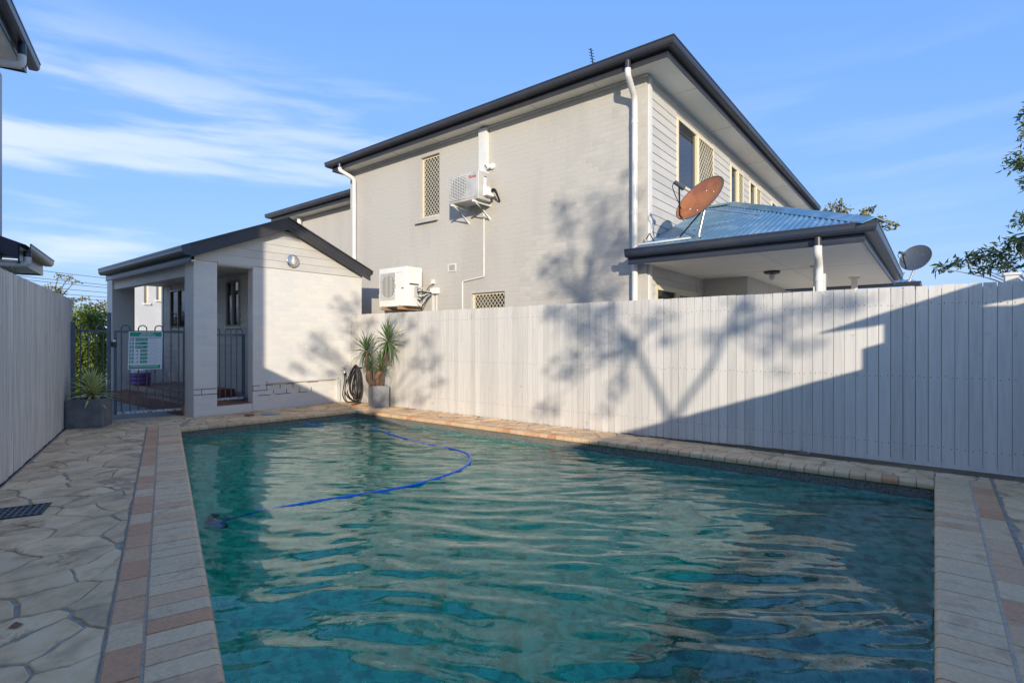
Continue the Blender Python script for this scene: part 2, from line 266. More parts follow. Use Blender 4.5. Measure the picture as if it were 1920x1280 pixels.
# ------------------------------------------------------------------ mesh helpers
ORG = {}
def tag(o, label=None, cat=None, group=None, kind=None):
    if label: o['label'] = label
    if cat: o['category'] = cat
    if group: o['group'] = group
    if kind: o['kind'] = kind
    return o
def empty(name, loc=(0, 0, 0), parent=None):
    o = bpy.data.objects.new(name, None); COL.objects.link(o); o.empty_display_size = 0.1
    pl = ORG[parent] if parent else Vector((0, 0, 0))
    o.location = Vector(loc) - pl; o.parent = parent; ORG[o] = Vector(loc); return o
def thing(name, label, cat, loc=(0, 0, 0), group=None): return tag(empty(name, loc), label, cat, group)
class MB:
    def __init__(s): s.v = []; s.f = []
    def add(s, vs, fs):
        n = len(s.v); s.v += [tuple(p) for p in vs]; s.f += [tuple(i + n for i in f) for f in fs]; return s
    def box(s, a, b, F=None):
        x0, y0, z0 = a; x1, y1, z1 = b
        vs = [(x, y, z) for z in (z0, z1) for y in (y0, y1) for x in (x0, x1)]
        if F: vs = [F(*p) for p in vs]
        return s.add(vs, [(0, 1, 3, 2), (4, 6, 7, 5), (0, 4, 5, 1), (2, 3, 7, 6), (0, 2, 6, 4), (1, 5, 7, 3)])
    def cbox(s, a, b, c, F=None):
        """box with chamfered edges"""
        bm = bmesh.new(); bmesh.ops.create_cube(bm, size=1)
        for v in bm.verts: v.co = Vector([(a[i] + b[i]) / 2 + v.co[i] * (b[i] - a[i]) for i in range(3)])
        bmesh.ops.bevel(bm, geom=list(bm.edges), offset=c, segments=1, affect='EDGES')
        bm.verts.index_update()
        vs = [tuple(v.co) for v in bm.verts]; fs = [tuple(v.index for v in f.verts) for f in bm.faces]; bm.free()
        if F: vs = [F(*p) for p in vs]
        return s.add(vs, fs)
    def prism(s, pts, vec):
        """closed polygon of 3D points extruded by vec"""
        n = len(pts); vec = Vector(vec); vs = [Vector(p) for p in pts] + [Vector(p) + vec for p in pts]
        return s.add(vs, [tuple(range(n - 1, -1, -1)), tuple(range(n, 2 * n))] + [(i, (i + 1) % n, n + (i + 1) % n, n + i) for i in range(n)])
    def tube(s, pts, r, n=8, cap=True):
        pts = [Vector(p) for p in pts]; rs = r if isinstance(r, (list, tuple)) else [r] * len(pts)
        t = (pts[1] - pts[0]).normalized(); u = t.orthogonal().normalized(); vs = []
        for i, p in enumerate(pts):
            if i == 0: tt = pts[1] - pts[0]
            elif i == len(pts) - 1: tt = pts[-1] - pts[-2]
            else: tt = (pts[i + 1] - pts[i]).normalized() + (pts[i] - pts[i - 1]).normalized()
            tt = tt.normalized() if tt.length > 1e-9 else t
            u = (u - tt * u.dot(tt)); u = u.normalized() if u.length > 1e-6 else tt.orthogonal().normalized(); ww = tt.cross(u)
            for k in range(n):
                a = 2 * math.pi * k / n; vs.append(p + (u * math.cos(a) + ww * math.sin(a)) * rs[i])
        m = len(pts); fs = [(i * n + k, i * n + (k + 1) % n, (i + 1) * n + (k + 1) % n, (i + 1) * n + k) for i in range(m - 1) for k in range(n)]
        if cap: fs += [tuple(range(n - 1, -1, -1)), tuple((m - 1) * n + k for k in range(n))]
        return s.add(vs, fs)
    def lathe(s, prof, o=(0, 0, 0), ax=(0, 0, 1), n=24):
        """profile of (radius, height) about axis"""
        ax = Vector(ax).normalized(); u = ax.orthogonal().normalized(); ww = ax.cross(u); o = Vector(o); vs = []
        for r, h in prof:
            for k in range(n):
                a = 2 * math.pi * k / n; vs.append(o + ax * h + (u * math.cos(a) + ww * math.sin(a)) * r)
        m = len(prof); fs = [(i * n + k, i * n + (k + 1) % n, (i + 1) * n + (k + 1) % n, (i + 1) * n + k) for i in range(m - 1) for k in range(n)]
        if prof[0][0] > 1e-6: fs.append(tuple(range(n - 1, -1, -1)))
        if prof[-1][0] > 1e-6: fs.append(tuple((m - 1) * n + k for k in range(n)))
        return s.add(vs, fs)
    def sweep(s, path, prof, side=1, closed=False):
        """profile of (outward offset, z) along a flat path of (x, y); side=1 offsets to the right of travel"""
        P = [Vector((p[0], p[1])) for p in path]; n = len(P); rings = []
        for i in range(n):
            d0 = (P[i] - P[i - 1]).normalized() if (i > 0 or closed) else None
            d1 = (P[(i + 1) % n] - P[i]).normalized() if (i < n - 1 or closed) else None
            d0 = d0 or d1; d1 = d1 or d0
            n0 = Vector((d0.y, -d0.x)) * side; n1 = Vector((d1.y, -d1.x)) * side
            mm = (n0 + n1).normalized(); k = 1 / max(0.3, mm.dot(n0))
            rings.append([(P[i].x + mm.x * k * o, P[i].y + mm.y * k * o, z) for o, z in prof])
        q = len(prof); vs = [p for r in rings for p in r]; N = n if closed else n - 1
        fs = [(i * q + k, i * q + (k + 1) % q, ((i + 1) % n) * q + (k + 1) % q, ((i + 1) % n) * q + k) for i in range(N) for k in range(q)]
        if not closed: fs += [tuple(range(q - 1, -1, -1)), tuple((n - 1) * q + k for k in range(q))]
        return s.add(vs, fs)
    def mesh(s, name, mat, smooth=False, org=(0, 0, 0), recalc=True):
        me = bpy.data.meshes.new(name); o = Vector(org)
        me.from_pydata([tuple(Vector(p) - o) for p in s.v], [], s.f)
        if recalc:
            bm = bmesh.new(); bm.from_mesh(me); bmesh.ops.recalc_face_normals(bm, faces=bm.faces[:]); bm.to_mesh(me); bm.free()
        if mat: me.materials.append(MAT[mat] if isinstance(mat, str) else mat)
        if smooth:
            me.polygons.foreach_set('use_smooth', [True] * len(me.polygons)); me.set_sharp_from_angle(angle=R(38))
        me.update(); return me
    def build(s, name, mat, parent=None, smooth=False, org=None, recalc=True):
        og = ORG[parent] if parent else Vector(org or (0, 0, 0))
        o = bpy.data.objects.new(name, s.mesh(name, mat, smooth, og, recalc)); COL.objects.link(o)
        if parent: o.parent = parent
        else: o.location = og
        ORG[o] = Vector(og); return o
def inst(name, me, parent, M4):
    """an object of its own that shares mesh data; M4 in world space"""
    o = bpy.data.objects.new(name, me); COL.objects.link(o); o.parent = parent
    o.matrix_local = Matrix.Translation(-ORG[parent]) @ M4 if parent else M4
    ORG[o] = ORG[parent] if parent else Vector((0, 0, 0)); return o
U2 = Vector((0.3132, 0.9497, 0)); N2 = Vector((-0.9497, 0.3132, 0))
def UN(u, n, z=0.0): return U2 * u + N2 * n + Vector((0, 0, z))
# frames: (a = to the viewer's right along the face, d = out of the face, z)
def FH(a, d, z): return (7.4 - d, -a, z)          # house side wall, a = -Y
def FR(a, d, z): return (a, 3.34 - d, z)          # house right face, a = X
def FB(a, d, z): return (a, 9.05 - d, z)          # pool house front, a = X
def FI(a, d, z): return (4.5 - d, -a, z)          # pool house porch wall, a = -Y
def FW(a, d, z): return (7.9 - d, -a, z)          # rear wing wall
def FL(a, d, z): p = UN(a, 1.95 - d, z); return (p.x, p.y, p.z)   # left house wall

def wall_holes(mb, F, a0, a1, z0, z1, holes, thick):
    As = sorted({a0, a1, *[h[0] for h in holes], *[h[1] for h in holes]}); Zs = sorted({z0, z1, *[h[2] for h in holes], *[h[3] for h in holes]})
    for i in range(len(As) - 1):
        for j in range(len(Zs) - 1):
            ca = (As[i] + As[i + 1]) / 2; cz = (Zs[j] + Zs[j + 1]) / 2
            if ca < a0 or ca > a1 or cz < z0 or cz > z1: continue
            if any(h[0] < ca < h[1] and h[2] < cz < h[3] for h in holes): continue
            mb.box((As[i], -thick, Zs[j]), (As[i + 1], 0, Zs[j + 1]), F)
def brick_unit():
    bm = MB(); c = 0.035
    bm.add([(-.5, 0, -.5), (.5, 0, -.5), (.5, 0, .5), (-.5, 0, .5), (-.5 + c, 1, -.5 + c * 2.6), (.5 - c, 1, -.5 + c * 2.6), (.5 - c, 1, .5 - c * 2.6), (-.5 + c, 1, .5 - c * 2.6)],
           [(4, 5, 6, 7), (0, 1, 5, 4), (1, 2, 6, 5), (2, 3, 7, 6), (3, 0, 4, 7)])
    return bm
BRK = {}
def lay_bricks(parent, F, a0, a1, z0, z1, holes, mat, proud=0.0012, limit=300, key=None, L=0.24, H=0.0857, stuffname='brickwork'):
    """running bond of painted bricks; the `limit` nearest are objects, the others one mesh"""
    rows = []; j = 0; z = z0
    while z + 0.04 < z1:
        zt = min(z + H, z1); segs = [(a0, a1)]
        for h in holes:
            if h[2] < zt - 0.03 and h[3] > z + 0.03:
                ns = []
                for s0, s1 in segs:
                    if h[1] <= s0 or h[0] >= s1: ns.append((s0, s1)); continue
                    if h[0] > s0: ns.append((s0, h[0]))
                    if h[1] < s1: ns.append((h[1], s1))
                segs = ns
        a = a0 - (L / 2 if j % 2 else 0) - 1e-6
        while a < a1:
            for s0, s1 in segs:
                b0 = max(a, s0); b1 = min(a + L, s1)
                if b1 - b0 > 0.03: rows.append((b0 + 0.003, b1 - 0.003, z + 0.003, zt - 0.003))
            a += L
        z += H; j += 1
    rows.sort(key=lambda r: Vector(F((r[0] + r[1]) / 2, 0, (r[2] + r[3]) / 2)).length)
    if mat not in BRK: BRK[mat] = brick_unit().mesh('brick', mat, recalc=False)
    rest = MB()
    ex = Vector(F(1, 0, 0)) - Vector(F(0, 0, 0)); ed = Vector(F(0, 1, 0)) - Vector(F(0, 0, 0))
    for i, (b0, b1, c0, c1) in enumerate(rows):
        o = Vector(F((b0 + b1) / 2, 0.0005, (c0 + c1) / 2)); p = proud * random.uniform(0.5, 1.5)
        m4 = Matrix(((ex.x * (b1 - b0), ed.x * p, 0, o.x), (ex.y * (b1 - b0), ed.y * p, 0, o.y), (0, 0, c1 - c0, o.z), (0, 0, 0, 1)))
        if i < limit: inst('brick', BRK[mat], parent, m4)
        else:
            u = brick_unit(); rest.add([m4 @ Vector(v) for v in u.v], u.f)
    if rest.v: tag(rest.build(stuffname, mat, parent), kind='stuff')
def boards(parent, F, a0, a1, z0, z1, holes, pitch, mat='board', name='weatherboard', clip=None):
    z = z0
    while z < z1 - 0.02:
        zt = min(z + pitch, z1); segs = [(a0, a1)]
        if clip: segs = [clip(z, zt)]
        for h in holes:
            if h[2] < zt - 0.01 and h[3] > z + 0.01:
                ns = []
                for s0, s1 in segs:
                    if h[1] <= s0 or h[0] >= s1: ns.append((s0, s1)); continue
                    if h[0] > s0: ns.append((s0, h[0]))
                    if h[1] < s1: ns.append((h[1], s1))
                segs = ns
        for s0, s1 in segs:
            if s1 - s0 > 0.03:
                m = MB(); m.prism([F(s0, 0.002, z), F(s0, 0.020, z), F(s0, 0.020, z + 0.004), F(s0, 0.009, zt), F(s0, 0.002, zt)], Vector(F(s1, 0, 0)) - Vector(F(s0, 0, 0)))
                m.build(name, mat, parent)
        z += pitch
def grille(mb, F, a0, a1, z0, z1, d, pw=0.085, ph=0.1, t=0.007):
    k = ph / pw
    def line(a, z, s):
        # z = z + s*k*(x-a) clipped
        lo, hi = a0, a1
        xa = a + (z0 - z) / (s * k); xb = a + (z1 - z) / (s * k)
        lo = max(lo, min(xa, xb)); hi = min(hi, max(xa, xb))
        if hi - lo < 0.004: return
        za = z + s * k * (lo - a); zb = z + s * k * (hi - a); tt = t * 0.75
        mb.prism([F(lo, d, za - tt), F(hi, d, zb - tt), F(hi, d, zb + tt), F(lo, d, za + tt)], Vector(F(0, 0.006, 0)) - Vector(F(0, 0, 0)))
    n = int((a1 - a0 + (z1 - z0) / k) / pw) + 2
    for i in range(-n, n + 1):
        line(a0 + i * pw, z0, 1); line(a0 + i * pw, z0, -1)
def window(parent, F, a0, a1, z0, z1, kind='grille', d=-0.06, fw=0.04, split=None, frame='frame', bl='blind', hasblind=True):
    """kind: grille all over / half / none.  One window part with sub-parts"""
    m = MB()
    for q in ((a0, a0 + fw, z0, z1), (a1 - fw, a1, z0, z1), (a0 + fw, a1 - fw, z0, z0 + fw), (a0 + fw, a1 - fw, z1 - fw, z1)):
        m.box((q[0], d - 0.03, q[2]), (q[1], d + 0.03, q[3]), F)
    if split: m.box((split - fw * 0.6, d - 0.028, z0 + fw), (split + fw * 0.6, d + 0.034, z1 - fw), F)
    wobj = m.build('window', frame, parent)
    MB().box((a0 + fw, d - 0.008, z0 + fw), (a1 - fw, d - 0.002, z1 - fw), F).build('pane', 'glass', wobj)
    if hasblind:
        b = MB(); a = a0 + fw
        while a < a1 - fw - 0.01:
            e = min(a + 0.085, a1 - fw); b.box((a + 0.003, d - 0.09 - 0.012 * ((int(a * 50)) % 2), z0 + fw), (e - 0.002, d - 0.085, z1 - fw - 0.02), F); a += 0.088
        b.build('blind', bl, wobj)
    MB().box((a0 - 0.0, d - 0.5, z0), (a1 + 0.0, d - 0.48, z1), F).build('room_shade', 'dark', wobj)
    if kind == 'grille':
        g = MB(); grille(g, F, a0 + fw, a1 - fw, z0 + fw, z1 - fw, d + 0.032); g.build('security_grille', frame, wobj)
    elif kind == 'half':
        g = MB(); s0 = split + fw * 0.6; e = a1 - fw
        grille(g, F, s0 + 0.02, e - 0.02, z0 + fw + 0.02, z1 - fw - 0.02, d + 0.034, 0.10, 0.12, 0.010)
        for q in ((s0, s0 + 0.03, z0 + fw, z1 - fw), (e - 0.03, e, z0 + fw, z1 - fw), (s0 + 0.03, e - 0.03, z0 + fw, z0 + fw + 0.03), (s0 + 0.03, e - 0.03, z1 - fw - 0.03, z1 - fw)):
            g.box((q[0], d + 0.028, q[2]), (q[1], d + 0.05, q[3]), F)
        g.build('security_grille', frame, wobj)
    return wobj
def text(s, size, mat, parent, o, ax, up, name='lettering', bold=0.0, align='LEFT', sx=1.0):
    cu = bpy.data.curves.new(name, 'FONT'); cu.body = s; cu.size = size; cu.align_x = align; cu.offset = bold; cu.extrude = 0.0004; cu.resolution_u = 2
    tmp = bpy.data.objects.new('tmp', cu); COL.objects.link(tmp); dg = bpy.context.evaluated_depsgraph_get(); dg.update()
    me = bpy.data.meshes.new_from_object(tmp.evaluated_get(dg)); bpy.data.objects.remove(tmp); me.name = name
    me.materials.clear(); me.materials.append(MAT[mat]); ax = Vector(ax).normalized(); up = Vector(up).normalized(); n = ax.cross(up)
    o = Vector(o); return inst(name, me, parent, Matrix(((ax.x * sx, up.x, n.x, o.x), (ax.y * sx, up.y, n.y, o.y), (ax.z * sx, up.z, n.z, o.z), (0, 0, 0, 1))))
GUT = lambda b, t: [(0, t - 0.004), (0, b), (0.085, b), (0.112, b + 0.022), (0.122, b + 0.05), (0.124, t - 0.018), (0.132, t - 0.016), (0.132, t), (0.112, t), (0.110, b + 0.05), (0.08, b + 0.01), (0.006, b + 0.01), (0.006, t - 0.004)]
def fillet(pts, r, n=5):
    """round the corners of a 3D polyline"""
    pts = [Vector(p) for p in pts]; out = [pts[0]]
    for i in range(1, len(pts) - 1):
        a = (pts[i - 1] - pts[i]); b = (pts[i + 1] - pts[i]); q = min(r, a.length * 0.45, b.length * 0.45)
        p0 = pts[i] + a.normalized() * q; p1 = pts[i] + b.normalized() * q
        for k in range(n + 1):
            t = k / n; out.append(p0 * (1 - t) ** 2 + pts[i] * 2 * t * (1 - t) + p1 * t * t)
    out.append(pts[-1]); return out
def smoothline(pts, n=6):
    P = [Vector(p) for p in pts]; out = []
    for i in range(len(P) - 1):
        p0 = P[max(i - 1, 0)]; p1 = P[i]; p2 = P[i + 1]; p3 = P[min(i + 2, len(P) - 1)]
        for k in range(n):
            t = k / n; out.append(0.5 * ((2 * p1) + (p2 - p0) * t + (2 * p0 - 5 * p1 + 4 * p2 - p3) * t * t + (3 * p1 - p0 - 3 * p2 + p3) * t ** 3))
    out.append(P[-1]); return out

# ================================================================== THE GROUND, POOL AND PAVING
PA = Vector((2.86, 8.02)); PB = Vector((5.46, 7.78)); PC = Vector((5.67, 0.0)); PD = Vector((0.19, 0.0))
POOL = [PA, PB, PC, PD]
def offs(poly, d):
    """move the edges of the clockwise-or-not quad outwards by d"""
    n = len(poly); c = sum(poly, Vector((0, 0))) / n; out = []; ln = []
    for i in range(n):
        p, q = poly[i], poly[(i + 1) % n]; t = (q - p).normalized(); m = Vector((t.y, -t.x))
        if m.dot((p + q) / 2 - c) < 0: m = -m
        ln.append((p + m * d, t))
    for i in range(n):
        (p, t), (q, s) = ln[i - 1], ln[i]; den = t.x * s.y - t.y * s.x; k = ((q.x - p.x) * s.y - (q.y - p.y) * s.x) / den; out.append(p + t * k)
    return out
def annulus(outer, inner, z):
    m = MB(); n = len(inner); vs = [(p[0], p[1], z) for p in outer] + [(p[0], p[1], z) for p in inner]
    m.add(vs, [(i, (i + 1) % n, n + (i + 1) % n, n + i) for i in range(n)]); return m
PW = offs(POOL, 0.018)                                   # face of the pool wall, a little behind the bullnose
g = annulus([(-900, 900), (900, 900), (900, -900), (-900, -900)], PW, -0.05).build('ground', 'ground', recalc=True); tag(g, kind='structure')
dk = empty('paving', (3, 5, 0)); tag(dk, kind='structure')
base = MB()
base.add([(p.x, p.y, -0.007) for p in PW] + [(*UN(10.0, 1.13).xy, -0.007), (6.24, 9.04, -0.007), (6.24, -1.68, -0.007), (*UN(-1.6, 1.13).xy, -0.007)], [(4, 5, 1, 0), (5, 6, 2, 1), (6, 7, 3, 2), (7, 4, 0, 3)])
base.build('mortar_bed', 'mortar', dk)
MB().add([(1.9, 9.5, -0.006), (6.4, 9.0, -0.006), (6.4, 30, -0.006), (-4, 30, -0.006), (-2, 14, -0.006)], [(0, 1, 2, 3, 4)]).build('concrete_path', 'concrete', dk)

def clip_half(poly, p, n):
    out = []
    for i in range(len(poly)):
        a, b = poly[i], poly[(i + 1) % len(poly)]; da = (a - p).dot(n); db = (b - p).dot(n)
        if da <= 0: out.append(a)
        if da * db < 0: out.append(a + (b - a) * (da / (da - db)))
    return out
def warp(p):
    a = noise.noise(Vector((p.x * 3.1, p.y * 3.1, 1.7))); b = noise.noise(Vector((p.x * 3.1, p.y * 3.1, 8.3)))
    c = noise.noise(Vector((p.x * 11, p.y * 11, 3.3))); d = noise.noise(Vector((p.x * 11, p.y * 11, 5.9)))
    return Vector((a * 0.055 + c * 0.020, b * 0.055 + d * 0.020))
random.seed(21)
sp = 0.315; seeds = []
for i in range(-10, 26):
    for j in range(-8, 34):
        s_ = Vector((i * sp + random.uniform(-.17, .17), j * sp * 0.92 + (sp * 0.46 if i % 2 else 0) + random.uniform(-.17, .17)))
        seeds.append(s_)
def region(poly):
    poly = [Vector((p[0], p[1])) for p in poly]; c = sum(poly, Vector((0, 0))) / len(poly); E_ = []
    for i in range(len(poly)):
        p, q = poly[i], poly[(i + 1) % len(poly)]; t = (q - p).normalized(); m = Vector((t.y, -t.x))
        if m.dot(c - p) > 0: m = -m
        E_.append((p, m))
    return poly, E_
REG = [region([UN(-1.4, .200).xy, UN(8.92, .200).xy, UN(9.6, 1.118).xy, UN(-1.4, 1.118).xy]),
       region([UN(8.925, .2).xy, UN(8.925, -.17).xy, (3.385, 9.045), (3.44, 9.46), (2.02, 9.86), UN(9.605, 1.118).xy]),
       region([(2.93, 8.20), (5.50, 7.955), (6.225, 7.86), (6.225, 9.04), (3.385, 9.04)]),
       region([(5.625, 7.93), (5.835, 0.0), (6.225, 0.0), (6.225, 7.85)]),
       region([(5.83, -0.004), (5.985, -0.38), (6.225, -0.38), (6.225, -0.004)]),
       region([(-0.6, -0.388), (6.225, -0.388), (6.225, -1.64), (-0.6, -1.64)])]
for poly, E_ in REG:
    for s_ in seeds:
        if any((s_ - p).dot(m) > 0.5 for p, m in E_): continue
        cell = [q.copy() for q in poly]
        for o_ in seeds:
            if o_ is s_ or (o_ - s_).length > 1.3: continue
            cell = clip_half(cell, (o_ + s_) / 2, (o_ - s_).normalized())
            if len(cell) < 3: break
        if len(cell) < 3: continue
        area = abs(sum(cell[i - 1].x * cell[i].y - cell[i].x * cell[i - 1].y for i in range(len(cell)))) / 2
        if area < 0.006: continue
        cc = sum(cell, Vector((0, 0))) / len(cell)
        gap = random.uniform(0.005, 0.010) + (0.008 if random.random() < 0.4 else 0)
        pts = []
        for i in range(len(cell)):
            a, b = cell[i], cell[(i + 1) % len(cell)]; n = max(1, int((b - a).length / 0.055))
            for k in range(n): pts.append(a + (b - a) * (k / n))
        q = []
        for p in pts:
            dd = min((e - p).dot(m) for e, m in E_); f = min(1.0, max(0.0, dd / 0.10))
            e = p + (cc - p).normalized() * gap
            q.append(e + warp(p) * f)
        n = len(q); zt = random.uniform(-0.0012, 0.0012)
        q2 = [p + (cc - p).normalized() * 0.006 for p in q]
        m = MB().add([(p.x, p.y, -0.018) for p in q] + [(p.x, p.y, zt - 0.004) for p in q] + [(p.x, p.y, zt) for p in q2],
            [(i, (i + 1) % n, n + (i + 1) % n, n + i) for i in range(n)] + [(n + i, n + (i + 1) % n, 2 * n + (i + 1) % n, 2 * n + i) for i in range(n)] + [tuple(range(2 * n, 3 * n))])
        m.build('flagstone', 'stone', dk)

# ---- coping: bullnosed clay pavers along all four edges, headers outside the two near ones
cp = empty('pool_coping', (3, 4, 0)); tag(cp, kind='structure')
def nose_mesh(depth, width, top, name):
    pr = [(0.0, -0.028)] + [(0.026 - 0.026 * math.cos(a), top - 0.026 + 0.026 * math.sin(a)) for a in [R(x) for x in (0, 22, 45, 68, 90)]] + [(depth - 0.003, top), (depth, top - 0.003), (depth, -0.05), (0.012, -0.052), (0.0, -0.044)]
    return MB().prism([(-width / 2, x, z) for x, z in pr], (width, 0, 0)).mesh(name, 'coping', smooth=True)
def head_mesh(depth, width, top):
    return MB().cbox((-width / 2, 0, -0.05), (width / 2, depth, top), 0.003).mesh('header_paver', 'coping')
def row(p, q, outward, me, pitch, name, start=0.0, tone=None, jit=0.0):
    p = Vector((*p, 0)); q = Vector((*q, 0)); t = (q - p).normalized(); L = (q - p).length; ow = Vector((*outward, 0)).normalized(); s_ = start
    while s_ + pitch / 2 < L:
        c = p + t * (s_ + pitch / 2); dz = random.uniform(-0.0012, 0.0012)
        o = inst(name, me, cp, Matrix(((t.x, ow.x, 0, c.x), (t.y, ow.y, 0, c.y), (0, 0, 1, dz), (0, 0, 0, 1)))); o['tone'] = min(1.0, max(0.0, random.betavariate(1.6, 2.6) + (0.35 if random.random() < 0.07 else 0))) if tone is None else min(1, max(0, random.gauss(tone, 0.18)))
        s_ += pitch
def outn(p, q):
    t = (q - p).normalized(); m = Vector((t.y, -t.x)); return m if m.dot((p + q) / 2 - (PA + PC) / 2) > 0 else -m
TOP = 0.010
nl = nose_mesh(0.244, 0.1185, TOP, 'bullnose_paver'); nr = nose_mesh(0.228, 0.1165, TOP, 'bullnose_paver'); hd = head_mesh(0.116, 0.232, TOP); hd2 = head_mesh(0.128, 0.232, TOP)
ns = nose_mesh(0.150, 0.1120, 0.004, 'bullnose_paver')
L0 = UN(-1.3, -0.182); L1 = UN(8.86, -0.182)
row(L0.xy, L1.xy, N2.xy, nl, 0.1260, 'bullnose_paver')
row(UN(-1.3, 0.074).xy, UN(8.9, 0.074).xy, N2.xy, hd, 0.2400, 'header_paver', tone=0.86)
row((5.99, 0.0), (0.45, 0.0), (0, -1), nr, 0.1235, 'bullnose_paver')
row((5.97, -0.242), (-0.4, -0.242), (0, -1), hd2, 0.2400, 'header_paver', tone=0.80)
row(PA.lerp(PB, -0.01), PB + (PB - PA).normalized() * 0.15, outn(PA, PB), ns, 0.1185, 'bullnose_paver', tone=0.5)
row(PC, PB - (PB - PC).normalized() * 0.02, outn(PB, PC), ns, 0.1205, 'bullnose_paver', tone=0.55)
gb = MB()      # grout bed under the pavers, pale in the joints
gb.prism([UN(-1.35, -0.160, 0.0055), UN(8.87, -0.160, 0.0015), UN(8.9, 0.195, 0.0015), UN(-1.35, 0.195, 0.0015)], (0, 0, -0.05))
gb.prism([(6.0, -0.02, 0.0055), (0.45, -0.02, 0.0055), (-0.4, -0.37, 0.0055), (5.985, -0.37, 0.0055)], (0, 0, -0.05))
o1 = outn(PA, PB); o2 = outn(PB, PC)
gb.prism([(*(PA + o1 * .02), -0.004), (*(PB + o1 * .02 + (PB - PA).normalized() * .15), -0.004), (*(PB + o1 * .15 + (PB - PA).normalized() * .15), -0.004), (*(PA + o1 * .15), -0.004)], (0, 0, -0.045))
gb.prism([(*(PB + o2 * .02), -0.005), (*(PC + o2 * .02), -0.005), (*(PC + o2 * .15), -0.005), (*(PB + o2 * .15), -0.005)], (0, 0, -0.045))
gb.build('grout_bed', 'grout', cp)

# ---- pool shell
pl = empty('pool', (3, 4, -1.4)); tag(pl, kind='structure')
WZ = -0.135
m = MB(); n = 4
m.add([(p.x, p.y, -0.045) for p in PW] + [(p.x, p.y, WZ - 0.03) for p in PW], [(i, (i + 1) % 4, 4 + (i + 1) % 4, 4 + i) for i in range(4)]); m.build('waterline_band', 'pebbleedge', pl)
P2 = offs(PW, -0.004); P3 = offs(PW, -0.05); P4 = offs(PW, -0.22)
m = MB(); m.add([(p.x, p.y, WZ - 0.028) for p in P2] + [(p.x, p.y, -0.95) for p in P3] + [(p.x, p.y, -1.32) for p in P4],
    [(i, (i + 1) % 4, 4 + (i + 1) % 4, 4 + i) for i in range(4)] + [(4 + i, 4 + (i + 1) % 4, 8 + (i + 1) % 4, 8 + i) for i in range(4)] + [(8, 9, 10, 11)])
m.build('pool_wall', 'pebble', pl)
for z, y0, bow in ((-0.44, 0.60, 0.30), (-0.78, 0.95, 0.34)):
    top = [(PC.x + 0.01, -0.01)]; N_ = 18
    for k in range(N_ + 1):
        x = PC.x + 0.0 - (PC.x - 0.45) * k / N_; top.append((x, y0 + bow * math.sin(math.pi * min(1, k / N_ * 0.95)) * 0.8))
    top.append((0.45, -0.01))
    mm = MB().prism([(x, y, z) for x, y in top], (0, 0, -1.4 - z)); mm.build('step', 'pebblestep', pl)

# ---- water: closed body with a rippled top
PO = offs(PW, 0.006)
def quadpt(u, v): return (PO[3] * (1 - u) + PO[2] * u) * (1 - v) + (PO[0] * (1 - u) + PO[1] * u) * v
NU, NV = 330, 440
FWD = Vector((0.7824, 0.6228)); RGT = Vector((0.6228, -0.7824))
def wave(x, y):
    f = x * FWD.x + y * FWD.y; r = x * RGT.x + y * RGT.y
    h = 0.0
    amp = 0.55 + 0.75 * (0.5 + 0.5 * math.sin(0.55 * r + 0.35 * f + 1.0)); 
    calm = max(0.95 - f * 0.15, min(1.0, max(0.30, 0.30 + (x * 0.9497 - y * 0.3132 - 0.5) * 0.42)))
    wv = noise.noise(Vector((x * 0.8, y * 0.8, 3.0))) * 0.6
    f2 = f + wv * 0.35
    h += 0.0024 * noise.noise(Vector((f2 * 2.6, r * 0.85, 2.1)))
    h += 0.0026 * (1 - 2 * abs(noise.noise(Vector((f2 * 3.4, r * 1.15 + 0.4 * f, 7.7)))))
    h += 0.0019 * noise.noise(Vector((f2 * 9.5 + r * 0.7, r * 2.6, 5.1)))
    h += (0.00055 + 0.0004 * max(0, 1 - f / 5)) * noise.noise(Vector((f2 * 19.0, r * 6.5, 4.4)))
    ang = f * 0.95 + r * 0.31
    h += 0.0006 * math.sin(ang * 21 + 3.2 * noise.noise(Vector((x * 0.9, y * 0.9, 0))))
    # rings round the floating hose
    return h * amp * calm * 4.3
vs = []; fs = []
for j in range(NV + 1):
    for i in range(NU + 1):
        p = quadpt(i / NU, j / NV); vs.append((p.x, p.y, WZ + wave(p.x, p.y)))
for j in range(NV):
    for i in range(NU):
        a = j * (NU + 1) + i; fs.append((a, a + 1, a + NU + 2, a + NU + 1))
nb = len(vs); rim = [i for i in range(NU + 1)] + [j * (NU + 1) + NU for j in range(1, NV + 1)] + [NV * (NU + 1) + i for i in range(NU - 1, -1, -1)] + [j * (NU + 1) for j in range(NV - 1, 0, -1)]
for i in rim: vs.append((vs[i][0], vs[i][1], -1.36))
k = len(rim)
fs += [(rim[i], nb + i, nb + (i + 1) % k, rim[(i + 1) % k]) for i in range(k)] + [tuple(nb + i for i in range(k - 1, -1, -1))]
wm_ = MB(); wm_.v = vs; wm_.f = fs
wo_ = wm_.build('pool_water', 'water', None, smooth=False, org=(3, 4, WZ)); tag(wo_, kind='structure')
wo_.data.polygons.foreach_set('use_smooth', [len(p.vertices) == 4 and i < NU * NV for i, p in enumerate(wo_.data.polygons)])
wo_.data.set_sharp_from_angle(angle=R(50))

